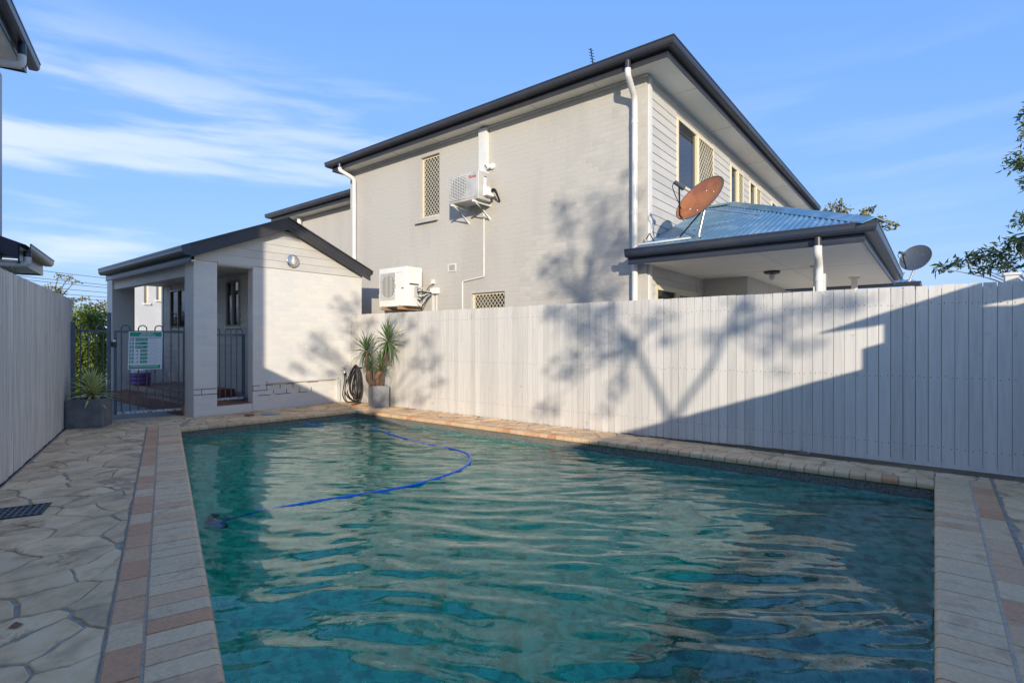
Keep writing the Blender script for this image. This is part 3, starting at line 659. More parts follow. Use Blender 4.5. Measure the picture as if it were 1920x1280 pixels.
# ================================================================== FENCES
random.seed(5)
def fence(name, label, loc, P, n_out, L, top, zb, pitch, mat, thick=0.016, nails=True, cat='fence', gap=0.0042):
    """palings from P along t; n_out points to the viewer's side"""
    t = thing(name, label, cat, loc); P = Vector(P); L = Vector(L); ln = L.length; tv = L.normalized(); nv = Vector(n_out).normalized()
    unit = MB().cbox((-.5, 0, -.5), (.5, 1, .5), 0.03).mesh('paling', mat)
    s_ = 0.0; nm = MB()
    while s_ < ln - pitch * 0.4:
        wd = pitch - gap * random.uniform(0.5, 1.25); y = (s_ + pitch / 2); c = P + tv * y
        z0 = zb(y) + random.uniform(-0.005, 0.005); z1 = top + random.uniform(-0.003, 0.003)
        off = random.uniform(-0.003, 0.0015); tilt = random.uniform(-0.0012, 0.0012)
        b = c - nv * (thick - off)
        m4 = Matrix(((tv.x * wd, nv.x * thick, tv.x * tilt, b.x), (tv.y * wd, nv.y * thick, tv.y * tilt, b.y), (0, 0, z1 - z0, (z0 + z1) / 2), (0, 0, 0, 1)))
        inst('paling', unit, t, m4)
        if nails and s_ > 0:      # unseen strip added behind each joint to keep the gap dark
            cb = P + tv * s_ - nv * (thick + 0.058)
            inst('gap_blocker', unit, t, Matrix(((tv.x * 0.09, nv.x * 0.012, 0, cb.x), (tv.y * 0.09, nv.y * 0.012, 0, cb.y), (0, 0, top - 0.10, top / 2 + 0.02), (0, 0, 0, 1))))
        if nails:
            for zz in (0.22, 0.86, top - 0.17):
                for sx in (-0.27, 0.27):
                    q = c + tv * (sx * pitch + random.uniform(-.008, .008)) + nv * (off + 0.0008) + Vector((0, 0, zz + random.uniform(-.012, .012)))
                    nm.lathe([(0.0045, -0.001), (0.0045, 0.0008), (0.0, 0.0012)], q, nv, 6)
        s_ += pitch
    if nm.v: tag(nm.build('nail_head', 'dgrey', t), kind='stuff')
    r = MB()
    for zz in (0.22, 0.86, top - 0.17): 
        m = MB(); a = P - nv * (thick + 0.003); b = a - nv * 0.04
        m.prism([a + Vector((0, 0, zz - .035)), b + Vector((0, 0, zz - .035)), b + Vector((0, 0, zz + .035)), a + Vector((0, 0, zz + .035))], tv * ln); m.build('rail', mat, t)
    k = 0.3
    while k < ln:
        c = P + tv * k - nv * (thick + 0.044); m = MB(); m.prism([c, c + tv * .09, c + tv * .09 - nv * .09, c - nv * .09], (0, 0, top - 0.03)); m.build('post', mat, t); k += 2.4
    return t
fence('paling_fence', 'pale grey timber paling fence along the far side of the pool below the house', (6.25, 4, 0), (6.25, -1.66, 0), (-1, 0, 0), (0, 10.68, 0), 1.708, lambda y: 0.045 if y < 2.6 else max(-0.006, 0.045 - (y - 2.6) * 0.02), 0.0947, 'fence')
fence('paling_fence', 'weathered off white paling fence at the left edge behind the dark planter', UN(7.8, 1.135), UN(5.70, 1.135), -N2, U2 * 4.37, 1.80, lambda y: 0.006, 0.094, 'fenceold', nails=False, gap=0.0025)
fence('paling_fence', 'tall boundary paling fence beside the camera outside the frame', UN(2, 1.14), UN(-3.2, 1.14), -N2, U2 * 8.88, 2.10, lambda y: 0.006, 0.15, 'fenceold', nails=False)
fence('paling_fence', 'paling fence behind the camera closing the pool yard', (1, -1.7, 0), (-1.2, -1.70, 0), (0, 1, 0), (7.43, 0, 0), 1.70, lambda y: 0.0, 0.15, 'fence', nails=False)

# ================================================================== TWO-STOREY HOUSE
random.seed(11)
H = thing('two_storey_house', 'light grey painted brick two storey house with charcoal gutters behind the fence', 'house', (7.4, 3.34, 0))
hw1 = (-8.297, -7.745, 3.715, 4.955); hw2 = (-6.88, -6.062, 1.35, 2.09)
m = MB(); wall_holes(m, FH, -10.75, -3.34, -0.1, 5.16, [hw1, hw2], 0.2); m.build('side_wall', 'brickpaint', H)
lay_bricks(H, FH, -10.75, -3.345, 1.54, 5.14, [(hw1[0] - .0, hw1[1], hw1[2] - .1, hw1[3]), hw2], 'brickpaint')
window(H, FH, *hw1, 'grille', d=-0.09, fw=0.035)
window(H, FH, *hw2, 'grille', d=-0.09, fw=0.035)
m = MB(); m.prism([FH(-8.41, 0.001, 3.70), FH(-8.41, 0.075, 3.675), FH(-8.41, 0.072, 3.60), FH(-8.41, 0.001, 3.615)], Vector(FH(0.64, 0, 0)) - Vector(FH(0, 0, 0))); m.build('window_sill', 'brickpaint', H)
fw_h = [(8.54, 10.36, 3.77, 4.89), (11.47, 12.38, 3.70, 4.875), (12.93, 13.89, 3.70, 4.87), (15.02, 16.0, 3.9, 4.83), (7.70, 9.49, 0.02, 2.05)]
m = MB(); wall_holes(m, FR, 7.602, 18.3, -0.1, 5.16, fw_h, 0.12); m.build('front_wall', 'board', H)
MB().box((18.1, 3.46, -0.1), (18.3, 10.74, 5.16)).build('rear_wall', 'board', H)
MB().box((7.602, 10.55, -0.1), (18.1, 10.749, 5.16)).build('end_wall', 'brickpaint', H)
boards(H, FR, 7.53, 18.3, 1.5, 5.13, fw_h, 0.1335)
MB().box((7.402, 0.0, 0.0), (7.602, 0.004, 5.14), FR).build('wall_return', 'brickpaint', H)
MB().box((7.44, 0.005, 0.0), (7.528, 0.034, 5.135), FR).build('corner_board', 'trim', H)
for i, q in enumerate(fw_h[:4]): window(H, FR, *q, 'half', d=0.005, fw=0.045, split=(q[0] + q[1]) / 2, hasblind=(i == 0))
# sliding door under the patio
dw = window(H, FR, *fw_h[4], 'half', d=-0.01, fw=0.07, split=8.55, hasblind=False); dw.name = 'sliding_door'
MB().box((7.091, 2.881, 5.15), (18.69, 11.009, 5.166)).build('soffit', 'soffit', H)
m = MB()
for y in (4.1, 5.3, 6.5, 7.7, 8.9, 10.1): m.box((7.10, y, 5.1465), (7.38, y + 0.008, 5.1495))
for x in (8.3, 10.2, 12.6, 15.0, 17.4): m.box((x, 2.89, 5.1465), (x + 0.008, 3.32, 5.1495))
m.build('soffit_joint', 'acgrey', H)
MB().sweep([(7.4, 10.74), (7.4, 3.34), (18.3, 3.34)], [(0.002, 5.115), (0.024, 5.118), (0.02, 5.14), (0.004, 5.149)]).build('quad_moulding', 'trim', H)
hp = [(7.09, 11.01), (7.09, 2.88), (18.69, 2.88), (18.69, 11.01)]
MB().sweep(hp, [(-0.02, 5.26), (-0.02, 5.128), (0, 5.128), (0.004, 5.15), (0, 5.17), (0, 5.26)], closed=True).build('fascia', 'char', H)
MB().sweep(hp, [(a + 0.003, z) for a, z in GUT(5.222, 5.336)], closed=True).build('gutter', 'char', H)
rv = [(7.0, 2.79, 5.318), (18.78, 2.79, 5.318), (18.78, 11.1, 5.318), (7.0, 11.1, 5.318), (11.15, 6.945, 6.5), (14.6, 6.945, 6.5)]
MB().add(rv, [(0, 1, 5, 4), (1, 2, 5), (2, 3, 4, 5), (3, 0, 4), (0, 3, 2, 1)]).build('roof', 'roofg', H)
def downpipe(par, pts, pop, r=0.045, bracket=()):
    MB().tube(pop, r * 0.96, 14).build('gutter_outlet', 'char', par, smooth=True)
    o = MB().tube(fillet(pts, 0.09), r, 14).build('downpipe', 'pipe', par, smooth=True)
    m = MB()
    for c in bracket: MB().lathe([(r + 0.001, -0.028), (r + 0.005, -0.026), (r + 0.005, 0.026), (r + 0.001, 0.028)], c, (0, 0, 1), 14).build('pipe_collar', 'pipe', o, smooth=True)
downpipe(H, [(7.03, 3.46, 5.115), (7.03, 3.46, 5.03), (7.33, 3.495, 4.80), (7.33, 3.495, 2.62)], [(7.03, 3.46, 5.24), (7.03, 3.46, 5.10)], bracket=[(7.33, 3.495, 4.45), (7.33, 3.495, 3.1)])
MB().tube([(7.33, 3.495, 2.62), (7.33, 3.495, 0)], 0.045, 14).build('downpipe', 'pipe', H, smooth=True)
downpipe(H, [(7.03, 10.62, 5.13), (7.03, 10.60, 5.07), (7.33, 10.50, 4.93), (7.33, 10.50, 0.0)], [(7.03, 10.62, 5.24), (7.03, 10.62, 5.10)], bracket=[(7.33, 10.50, 4.3), (7.33, 10.5, 3.1)])
MB().box((-6.629, 0.006, 4.27), (-6.431, 0.075, 5.112), FH).build('cable_duct', 'trim', H)
MB().tube(fillet([FH(-6.536, .025, 3.66), FH(-6.536, .025, 2.385), FH(-7.083, .025, 2.33), FH(-7.083, .025, 1.2)], 0.03), 0.014, 8).build('conduit', 'pipe', H, smooth=True)
m = MB(); m.box((-7.49, 0.004, 2.545), (-7.27, 0.02, 2.565), FH); m.box((-7.49, 0.004, 2.675), (-7.27, 0.02, 2.695), FH); m.box((-7.49, 0.004, 2.565), (-7.468, 0.02, 2.675), FH); m.box((-7.292, 0.004, 2.565), (-7.27, 0.02, 2.675), FH)
v = m.build('wall_vent', 'trim', H)
for i in range(5): MB().box((-7.468, 0.006, 2.57 + i * 0.022), (-7.292, 0.014, 2.582 + i * 0.022), FH).build('slat', 'acgrey', v)
for a in (-7.43, -7.38, -7.33): MB().box((a - .006, 0.0145, 2.566), (a + .006, 0.017, 2.674), FH).build('slat', 'acgrey', v)
# lower wing of the house
hv = MB(); wall_holes(hv, FW, -14.6, -10.76, -0.1, 4.62, [], 0.2); hv.build('wing_wall', 'brickpaint', H)
MB().box((8.1, 14.4, -0.1), (13, 14.6, 4.62)).build('wing_wall', 'brickpaint', H)
lay_bricks(H, FW, -14.6, -10.76, 2.3, 4.6, [], 'brickpaint', limit=0, stuffname='wing_brickwork')
MB().box((7.591, 10.76, 4.61), (13, 14.85, 4.626)).build('wing_soffit', 'soffit', H)
wp = [(13.0, 14.85), (7.59, 14.85), (7.59, 10.755)]
MB().sweep(wp, [(-0.02, 4.70), (-0.02, 4.588), (0, 4.588), (0.004, 4.61), (0, 4.63), (0, 4.70)]).build('wing_fascia', 'char', H)
MB().sweep(wp, [(a + 0.003, z) for a, z in GUT(4.68, 4.793)]).build('wing_gutter', 'char', H)
MB().add([(7.5, 10.76, 4.78), (7.5, 14.94, 4.78), (13, 14.94, 4.78), (13, 10.76, 4.78), (10.2, 12.7, 5.5), (13, 12.7, 5.5), (9.5, 10.76, 5.3)], [(0, 1, 4, 6), (1, 2, 5, 4), (0, 3, 2, 1), (6, 4, 5, 3), (2, 3, 5), (0, 6, 3)]).build('wing_roof', 'roofg', H)
MB().tube([(7.80, 13.71, 4.56), (7.80, 13.71, 0)], 0.06, 12).build('downpipe', 'pipe', H, smooth=True)
# roof aerial
A = thing('roof_aerial', 'small black television aerial poking above the charcoal roof edge', 'aerial', (7.62, 4.38, 5.34))
MB().tube([(7.62, 4.38, 5.30), (7.62, 4.36, 5.72)], 0.008, 6).build('mast', 'black', A)
b = Vector((7.62, 4.365, 5.66)); t_ = Vector((0.02, 0.06, 0.34))
MB().tube([b, b + t_], 0.010, 6).build('boom', 'black', A)
for i in range(6):
    c = b + t_ * (0.12 + i * 0.16); MB().tube([c + Vector((0.045, -0.02, 0)), c - Vector((0.045, -0.02, 0))], 0.005, 5).build('element', 'black', A)
MB().tube([b + Vector((0, 0, -.02)), b + Vector((0.0, -0.06, 0.05))], 0.006, 5).build('brace', 'black', A)

# ---- air conditioners
def acunit(t, F, a0, a1, z0, z1, d0, d1, style):
    MB().cbox((a0, d0, z0), (a1, d1, z1), 0.008, F).build('casing', 'acwhite' if style == 2 else 'acgrey', t)
    w_ = a1 - a0; h_ = z1 - z0
    if style == 1:
        g0, g1, k0, k1 = a0 + 0.03, a0 + w_ * 0.64, z0 + 0.04, z1 - 0.03
        cx, cz, r = (g0 + g1) / 2, (k0 + k1) / 2, 0.19
    else:
        g0, g1, k0, k1 = a0 + 0.04, a0 + w_ * 0.60, z0 + h_ * 0.17, z1 - h_ * 0.13
        cx, cz, r = (g0 + g1) / 2 + 0.02, (k0 + k1) / 2, min(g1 - g0, k1 - k0) / 2 - 0.012
    gr = MB(); gr.box((g0, d1 + 0.001, k0), (g1, d1 + 0.006, k1), F); go = gr.build('fan_grille', 'acgrey', t)
    fm = MB(); o = Vector(F(cx, d1 + 0.0065, cz)); nv = (Vector(F(0, 1, 0)) - Vector(F(0, 0, 0)))
    fm.lathe([(r, 0), (r, 0.003), (r - 0.01, 0.003), (0.0, 0.002)], o, nv, 32); fm.build('fan_opening', 'dark', go)
    bm = MB()
    for k in range(5):      # fan blades behind the bars
        a = 2 * math.pi * k / 5; e = Vector(F(1, 0, 0)) - Vector(F(0, 0, 0)); u = e * math.cos(a) + Vector((0, 0, math.sin(a))); v_ = e * -math.sin(a) + Vector((0, 0, math.cos(a)))
        c = o + nv * 0.004; bm.add([c + v_ * .03, c - v_ * .02, c + u * r * .9 - v_ * .05, c + u * r * .86 + v_ * .09], [(0, 1, 2, 3)])
    bm.build('fan', 'dark', go, recalc=False)
    if style == 1:
        n = 16
        for i in range(n):
            z = k0 + (k1 - k0) * (i + 0.5) / n; MB().box((g0 + 0.005, d1 + 0.011, z - 0.005), (g1 - 0.005, d1 + 0.019, z + 0.004), F).build('bar', 'acwhite', go)
        for i in range(9):
            a = cx - r + 2 * r * (i + .5) / 9; hh = math.sqrt(max(0, r * r - (a - cx) ** 2)); MB().box((a - .0025, d1 + 0.0195, cz - hh), (a + .0025, d1 + 0.022, cz + hh), F).build('bar', 'acwhite', go)
        MB().box((g1 + 0.02, d1 + 0.002, z0 + 0.04), (a1 - 0.04, d1 + 0.009, z1 - 0.03), F).build('front_panel', 'acgrey', t)
    else:
        n = 11
        for i in range(n):
            a = cx - r + 2 * r * (i + 0.5) / n; hh = math.sqrt(max(0, r * r - (a - cx) ** 2)); MB().box((a - .006, d1 + 0.0105, cz - hh), (a + .006, d1 + 0.016, cz + hh), F).build('bar', 'acwhite', go)
    return cx, cz, r
A1 = thing('air_conditioner', 'grey outdoor air conditioner high on the house wall beside the upper grille window', 'air conditioner', FH(-6.66, 0, 3.70), 'wall mounted air conditioners')
acunit(A1, FH, -7.03, -6.29, 3.705, 4.205, 0.12, 0.45, 1)
text('Rinnai', 0.075, 'sign_r', A1, FH(-6.515, 0.4605, 4.09), (0, -1, 0), (0, 0, 1), bold=0.002)
def onside(p): return p
# end face (-Y side) fittings: label plate, service cover
m = MB(); m.box((6.99 + .10, 6.288, 3.93), (6.99 + .17, 6.2895, 4.13)); m.build('data_label', 'sign_w', A1)
m = MB(); m.box((7.10, 6.287, 4.115), (7.16, 6.288, 4.135)); m.build('label_band', 'sign_k', A1)
m = MB(); m.prism([(7.08, 6.289, 3.78), (7.08, 6.20, 3.78), (7.08, 6.20, 3.90), (7.08, 6.289, 3.97)], (0.18, 0, 0)); m.build('service_cover', 'acwhite', A1)
for y in (6.93, 6.40):
    m = MB(); m.box((6.92, y - .018, 3.660), (7.395, y + .018, 3.695)); m.prism([(6.97, y - .012, 3.66), (7.02, y - .012, 3.66), (7.395, y - .012, 3.40), (7.395, y - .012, 3.45)], (0, .024, 0)); m.build('bracket', 'acwhite', A1)
for k in range(2): MB().tube(smoothline([(7.2, 6.22, 3.86 + k * .03), (7.22, 6.14, 3.86 + k * .03), (7.28, 6.12, 3.78), (7.38, 6.16, 3.72)]), 0.018, 7).build('pipe', 'black', A1, smooth=True)
A2 = thing('air_conditioner', 'large white outdoor air conditioner on timber bearers just above the fence', 'air conditioner', FH(-8.5, 0, 1.87), 'wall mounted air conditioners')
acunit(A2, FH, -8.95, -8.10, 1.88, 2.66, 0.14, 0.55, 2)
MB().box((-8.345, 0.5505, 2.545), (-8.215, 0.5515, 2.553), FH).build('badge', 'acgrey', A2)
MB().box((-8.385, 0.5505, 2.537), (-8.360, 0.5515, 2.561), FH).build('badge', 'acgrey', A2)
MB().box((-8.245, 0.5505, 2.22), (-8.185, 0.5515, 2.245), FH).build('rating_plate', 'sign_k', A2)
m = MB(); m.box((6.93, 8.0985, 2.30), (7.17, 8.0995, 2.33)); m.build('side_slot', 'dark', A2)
m = MB(); m.box((7.05, 8.0985, 2.05), (7.17, 8.0993, 2.28)); m.build('service_panel', 'acgrey', A2)
for y in (8.80, 8.28):
    MB().box((6.80, y - .03, 1.815), (7.395, y + .03, 1.872)).build('bearer', 'timber', A2); MB().tube([(6.83, y, 1.8725), (6.83, y, 1.90)], 0.012, 6).build('bolt', 'galv', A2)
for k in range(5):
    z = 1.95 + k * 0.07; MB().tube(smoothline([(7.12 + .02 * (k % 2), 8.095, z), (7.13, 8.0, z - .05 + .02 * k), (7.22, 7.93, 2.06 + .03 * k), (7.34, 7.88, 2.14 + .005 * k)]), 0.016 if k % 2 else 0.011, 7).build('pipe', 'black' if k % 2 else 'acgrey', A2, smooth=True)
MB().tube(smoothline([(7.12, 8.095, 2.27), (7.16, 8.03, 2.05), (7.3, 7.93, 2.28), (7.37, 7.86, 2.34)]), 0.009, 6).build('pipe', 'black', A2, smooth=True)
MB().cbox((-7.93, 0.004, 2.13), (-7.73, 0.09, 2.25), 0.006, FH).build('isolator_box', 'acwhite', A2)
MB().box((-7.93, 0.004, 2.33), (-7.87, 0.05, 2.42), FH).build('isolator_box', 'acwhite', A2)
MB().box((-7.93, 0.005, 1.0), (-7.885, 0.035, 2.128), FH).build('cable_duct', 'trim', A2)
MB().tube([FH(-7.80, 0.02, 2.128), FH(-7.80, 0.02, 1.1)], 0.011, 7).build('conduit', 'pipe', A2, smooth=True)
S = thing('wall_spotlight', 'small white spotlight beside the cable duct on the house wall', 'spotlight', FH(-6.33, 0, 4.38))
MB().lathe([(0.055, 0), (0.055, 0.035), (0.03, 0.05)], FH(-6.33, 0.004, 4.385), (-1, 0, 0), 16).build('base', 'white', S, smooth=True)
MB().lathe([(0.0, 0), (0.035, 0.01), (0.05, 0.05), (0.052, 0.09), (0.042, 0.09), (0.0, 0.03)], FH(-6.37, 0.045, 4.40), (-0.6, 0.35, -0.35), 16).build('shade', 'white', S, smooth=True)

# ================================================================== COVERED PATIO
pfl = MB().box((6.45, -6, -0.045), (18.5, 3.33, 0.0)).build('patio_bounce_floor', 'bouncefloor', None, org=(9, 1, 0)); tag(pfl, kind='structure')  # unseen pale slab added to bounce light up to the patio ceiling
random.seed(3)
P = thing('covered_patio', 'patio lean-to with blue corrugated hip roof and cream ceiling', 'patio', (7.1, 0.6, 0))
def hipx(y): return 10.0 if y >= 2.85 else 6.985 + (y - 0.515) * (10 - 6.985) / (2.85 - 0.515)
SL = (3.66 - 2.50) / (10 - 6.985); pit = 0.076
def corr(par):
    m = MB(); y = 0.53; vs = []; fs = []; k = 0
    while y <= 3.335:
        dz = 0.0085 * math.cos(2 * math.pi * y / pit); xe = hipx(y); z0 = 2.503
        vs += [(6.975, y, z0 + dz), (xe, y, z0 + (xe - 6.975) * SL + dz)]
        if k: n = len(vs); fs.append((n - 4, n - 2, n - 1, n - 3))
        y += pit / 8; k += 1
    m.add(vs, fs); m.build('roof_sheet', 'roofc', par, smooth=True, recalc=False)
    m = MB(); x = 7.0; vs = []; fs = []; k = 0; S2 = (3.66 - 2.5) / (2.85 - 0.515)
    while x <= 13.0:
        dz = 0.0085 * math.cos(2 * math.pi * x / pit); xx = x if x <= 10 else 20 - x; ye = 0.515 + (xx - 6.985) * (2.85 - 0.515) / 3.015; ye = max(ye, 0.53)
        vs += [(x, 0.505, 2.503 + dz), (x, ye, 2.503 + (ye - 0.505) * S2 + dz)]
        if k: n = len(vs); fs.append((n - 4, n - 2, n - 1, n - 3))
        x += pit / 8; k += 1
    m.add(vs, fs); m.build('roof_sheet', 'roofc', par, smooth=True, recalc=False)
    MB().add([(13.02, 0.51, 2.50), (13.02, 3.34, 2.50), (10, 3.34, 3.66), (10, 2.85, 3.66)], [(0, 1, 2, 3)]).build('roof_sheet', 'roofc', par)
corr(P)
def cap(par, a, b, side, w_=0.15, drop=0.05, name='hip_cap'):
    a = Vector(a); b = Vector(b); s_ = Vector(side).normalized() * w_; d_ = Vector((0, 0, -drop)); up = Vector((0, 0, 0.018))
    MB().prism([a + s_ + d_, a + s_ * .22 + up * .4, a + up, a - s_ * .22 + up * .4, a - s_ + d_, a - s_ + d_ + Vector((0, 0, -.006)), a + Vector((0, 0, .006)), a + s_ + d_ + Vector((0, 0, -.006))], b - a).build(name, 'roofc', par)
cap(P, (6.97, 0.50, 2.525), (10.0, 2.85, 3.69), (2.33, -3.015, 0))
cap(P, (10.0, 2.85, 3.69), (10.0, 3.33, 3.69), (1, 0, 0), name='ridge_cap')
pp = [(7.08, 3.48), (7.08, 0.61), (12.93, 0.61), (12.93, 3.33)]
MB().sweep(pp, [(-0.02, 2.43), (-0.02, 2.296), (0, 2.296), (0.004, 2.32), (0, 2.34), (0, 2.43)]).build('fascia', 'charb', P)
MB().sweep(pp, [(a + 0.003, z) for a, z in GUT(2.390, 2.505)]).build('gutter', 'charb', P)
MB().box((7.081, 0.63, 2.326), (12.91, 3.335, 2.340)).build('ceiling', 'soffit', P)
m = MB(); m.box((7.1, 1.77, 2.3235), (12.9, 1.776, 2.3255)); m.box((9.3, 0.64, 2.3235), (9.306, 1.769, 2.3255)); m.box((9.3, 1.777, 2.3235), (9.306, 3.3, 2.3255)); m.build('ceiling_joint', 'acgrey', P)
for x, y in ((9.16, 1.39), (11.25, 1.12)):
    MB().box((x - .045, y - .045, 0), (x + .045, y + .045, 2.318)).build('post', 'soffit', P); MB().box((x - .08, y - .08, 2.30), (x + .08, y + .08, 2.3225)).build('post_cap', 'soffit', P)
MB().box((9.87, 2.57, 0), (13.5, 3.335, 2.3245)).build('projecting_room', 'board', P)
m = MB()
for i in range(17): m.prism([(9.868, 2.58, i * .1335), (9.853, 2.58, i * .1335), (9.862, 2.58, (i + 1) * .1335), (9.868, 2.58, (i + 1) * .1335)], (0, .74, 0))
m.build('weatherboard', 'board', P)
downpipe(P, [(7.03, 1.06, 2.295), (7.03, 1.06, 2.20), (7.22, 1.075, 2.07), (7.22, 1.075, 0.0)], [(7.03, 1.06, 2.40), (7.03, 1.06, 2.28)], bracket=[(7.22, 1.075, 1.93)])
MB().box((7.29, 1.02, 0), (7.36, 1.11, 2.0)).build('conduit_cover', 'pipe', P)
lt = MB().lathe([(0.12, 0), (0.12, 0.03), (0.09, 0.045), (0.0, 0.05)], (9.40, 2.07, 2.323), (0, 0, -1), 20).build('ceiling_light', 'sign_k', P, smooth=True)
MB().lathe([(0.04, 0), (0.045, 0.05), (0.02, 0.09), (0, 0.095)], (9.40, 2.07, 2.275), (0, 0, -1), 14).build('bulb', 'lampglass', lt, smooth=True)
m = MB(); m.tube([(7.05, 3.30, 2.565), (7.12, 2.58, 2.585)], 0.014, 7); m.build('conduit', 'pipe', P, smooth=True)
MB().tube(smoothline([(7.30, 3.30, 2.68), (7.24, 3.22, 2.74), (7.16, 3.16, 2.68), (7.12, 3.1, 2.60)]), 0.008, 6).build('cable', 'black', P, smooth=True)

def dish(t, c, n_, up_hint, rad, ratio, matf, arm_dir, foot, mat_back='dgrey'):
    c = Vector(c); n_ = Vector(n_).normalized(); u = Vector(up_hint); u = (u - n_ * u.dot(n_)).normalized(); v_ = n_.cross(u)
    dep = rad * 0.20; K = 40; J = 9; vs = []; fs = []
    for side in (0, 1):
        for j in range(J + 1):
            q = j / J
            for k in range(K):
                a = 2 * math.pi * k / K; p = c + (u * math.cos(a) * rad + v_ * math.sin(a) * rad * ratio) * max(q, 1e-3) - n_ * (dep * (1 - q * q) + side * 0.006); vs.append(p)
    NN = (J + 1) * K
    for side in (0, 1):
        for j in range(J):
            for k in range(K):
                b = side * NN + j * K; b2 = b + K; f = (b + k, b + (k + 1) % K, b2 + (k + 1) % K, b2 + k); fs.append(f if side == 0 else f[::-1])
    for k in range(K): fs.append((J * K + k, J * K + (k + 1) % K, NN + J * K + (k + 1) % K, NN + J * K + k))
    MB().add(vs, fs).build('reflector', matf, t, smooth=True)
    rim = MB().tube([c + u * math.cos(2 * math.pi * k / K) * rad + v_ * math.sin(2 * math.pi * k / K) * rad * ratio for k in range(K + 1)], 0.006, 6, cap=False).build('rim', mat_back, t, smooth=True)
    bm = MB()
    for a, r_ in ((0.5, .5), (2.6, .5), (3.7, .5), (5.8, .5)): bm.lathe([(0.008, 0), (0.006, 0.003), (0, 0.004)], c + (u * math.cos(a) + v_ * math.sin(a) * ratio) * rad * r_ - n_ * (dep * 0.75 - 0.001), n_, 8)
    bm.build('bolt', 'galv', t)
    base = c - u * rad * 0.93; tip = c + Vector(arm_dir)
    MB().tube([base - n_ * 0.03, base + n_ * 0.05, tip], 0.012, 7).build('feed_arm', 'black', t)
    d_ = (c - tip).normalized(); lb = tip - d_ * 0.02
    l = MB().lathe([(0.0, -0.06), (0.028, -0.055), (0.03, 0.06), (0.04, 0.07), (0.04, 0.10), (0.0, 0.105)], lb, d_, 14).build('receiver', 'dgrey', t, smooth=True)
    MB().tube(smoothline([lb - d_ * 0.06, lb - d_ * 0.09 + Vector((0, 0, -.10)), base.lerp(tip, 0.35) + Vector((0, 0, -.02)), base.lerp(tip, 0.3)]), 0.006, 5).build('cable', 'black', t, smooth=True)
    f = Vector(foot); bk = c - n_ * (dep + 0.02)
    MB().tube(fillet([f, f + Vector((0, 0, 0.05)), Vector((bk.x - n_.x * .05, bk.y - n_.y * .05, bk.z - 0.06)), bk - n_ * 0.02], 0.05), 0.021, 10).build('mount_pole', 'galv', t, smooth=True)
    MB().cbox((-.05, -.05, -.05), (.05, .05, .05), 0.006, lambda a, b_, z: tuple(bk + u * a + v_ * b_ + n_ * (z * 0.5 - 0.02))).build('mount_bracket', 'black', t)
    MB().cbox((-.05, -.05, 0), (.05, .05, .012), 0.003, lambda a, b_, z: (f.x + a, f.y + b_, f.z + z + a * SL * (1 if matf == 'rust' else 0))).build('foot_plate', 'galv', t)
D1 = thing('satellite_dish', 'rust orange satellite dish standing on the blue patio roof', 'satellite dish', (7.22, 2.48, 2.60), 'satellite dishes')
dish(D1, (7.17, 2.48, 3.12), Vector((-0.896, -0.0, 0)) * 0.30 + Vector((-0.623, 0.782, 0)) * 0.56 + Vector((-0.78, -0.30, 0.0)) * 0.36 + Vector((0, 0, 0.66)), (0.44, -0.56, 0.62), 0.375, 0.86, 'rust', (-0.28, 0.17, 0.14), (7.22, 2.50, 2.60))
MB().tube([(7.20, 2.47, 2.93), (7.45, 2.85, 2.69)], 0.011, 7).build('stay', 'black', D1)
MB().tube([(7.2, 2.44, 2.98), (8.3, 2.0, 3.03)], 0.012, 7).build('stay', 'galv', D1)

# neighbouring unit's patio roof and dish further along
Q = thing('neighbour_patio_roof', 'low blue corrugated roof of the next unit seen under the patio eave', 'roof', (14.5, 0.7, 0))
MB().sweep([(14.2, 3.3), (14.2, 0.35), (20, 0.35)], [(a, z) for a, z in GUT(2.36, 2.45)]).build('gutter', 'charb', Q)
m = MB(); vs = []; fs = []; y = 0.3; k = 0
while y < 3.3:
    dz = 0.009 * math.cos(2 * math.pi * y / 0.09); vs += [(14.1, y, 2.45 + dz), (14.1 + min(2.6, (y - 0.2) * 1.25), y, 2.45 + min(2.6, (y - 0.2) * 1.25) * 0.22 + dz)]
    if k: n = len(vs); fs.append((n - 4, n - 2, n - 1, n - 3))
    y += 0.09 / 8; k += 1
m.add(vs, fs).build('roof_sheet', 'roofc', Q, smooth=True, recalc=False)
MB().box((14.25, 0.5, 2.33), (20, 3.3, 2.345)).build('ceiling', 'soffit', Q)
for x, y in ((14.35, 0.55), (19.5, 0.55)): MB().box((x - .05, y - .05, 0), (x + .05, y + .05, 2.328)).build('post', 'soffit', Q)
D2 = thing('satellite_dish', 'grey satellite dish beyond the right hand corner of the patio roof', 'satellite dish', (14.4, 0.45, 2.47), 'satellite dishes')
dish(D2, (14.35, 0.32, 2.98), Vector((-0.55, -0.30, 0.0)) + Vector((-0.35, 0.44, 0)) + Vector((0, 0, 0.40)), (0.50, -0.60, 0.75), 0.31, 0.86, 'dgrey', (-0.30, 0.22, 0.08), (14.45, 0.42, 2.47))
MB().tube([(14.3, 0.5, 2.66), (14.2, 1.05, 2.66)], 0.012, 6).build('stay', 'galv', D2)
K = thing('fence_post_cap', 'pale square post top peeping over the right end of the fence', 'post', (7.2, -0.6, 0))
MB().cbox((7.15, -0.645, 0), (7.25, -0.545, 1.84), 0.004).build('post', 'trim', K); MB().cbox((7.135, -0.66, 1.84), (7.265, -0.53, 1.868), 0.006).build('cap', 'trim', K)

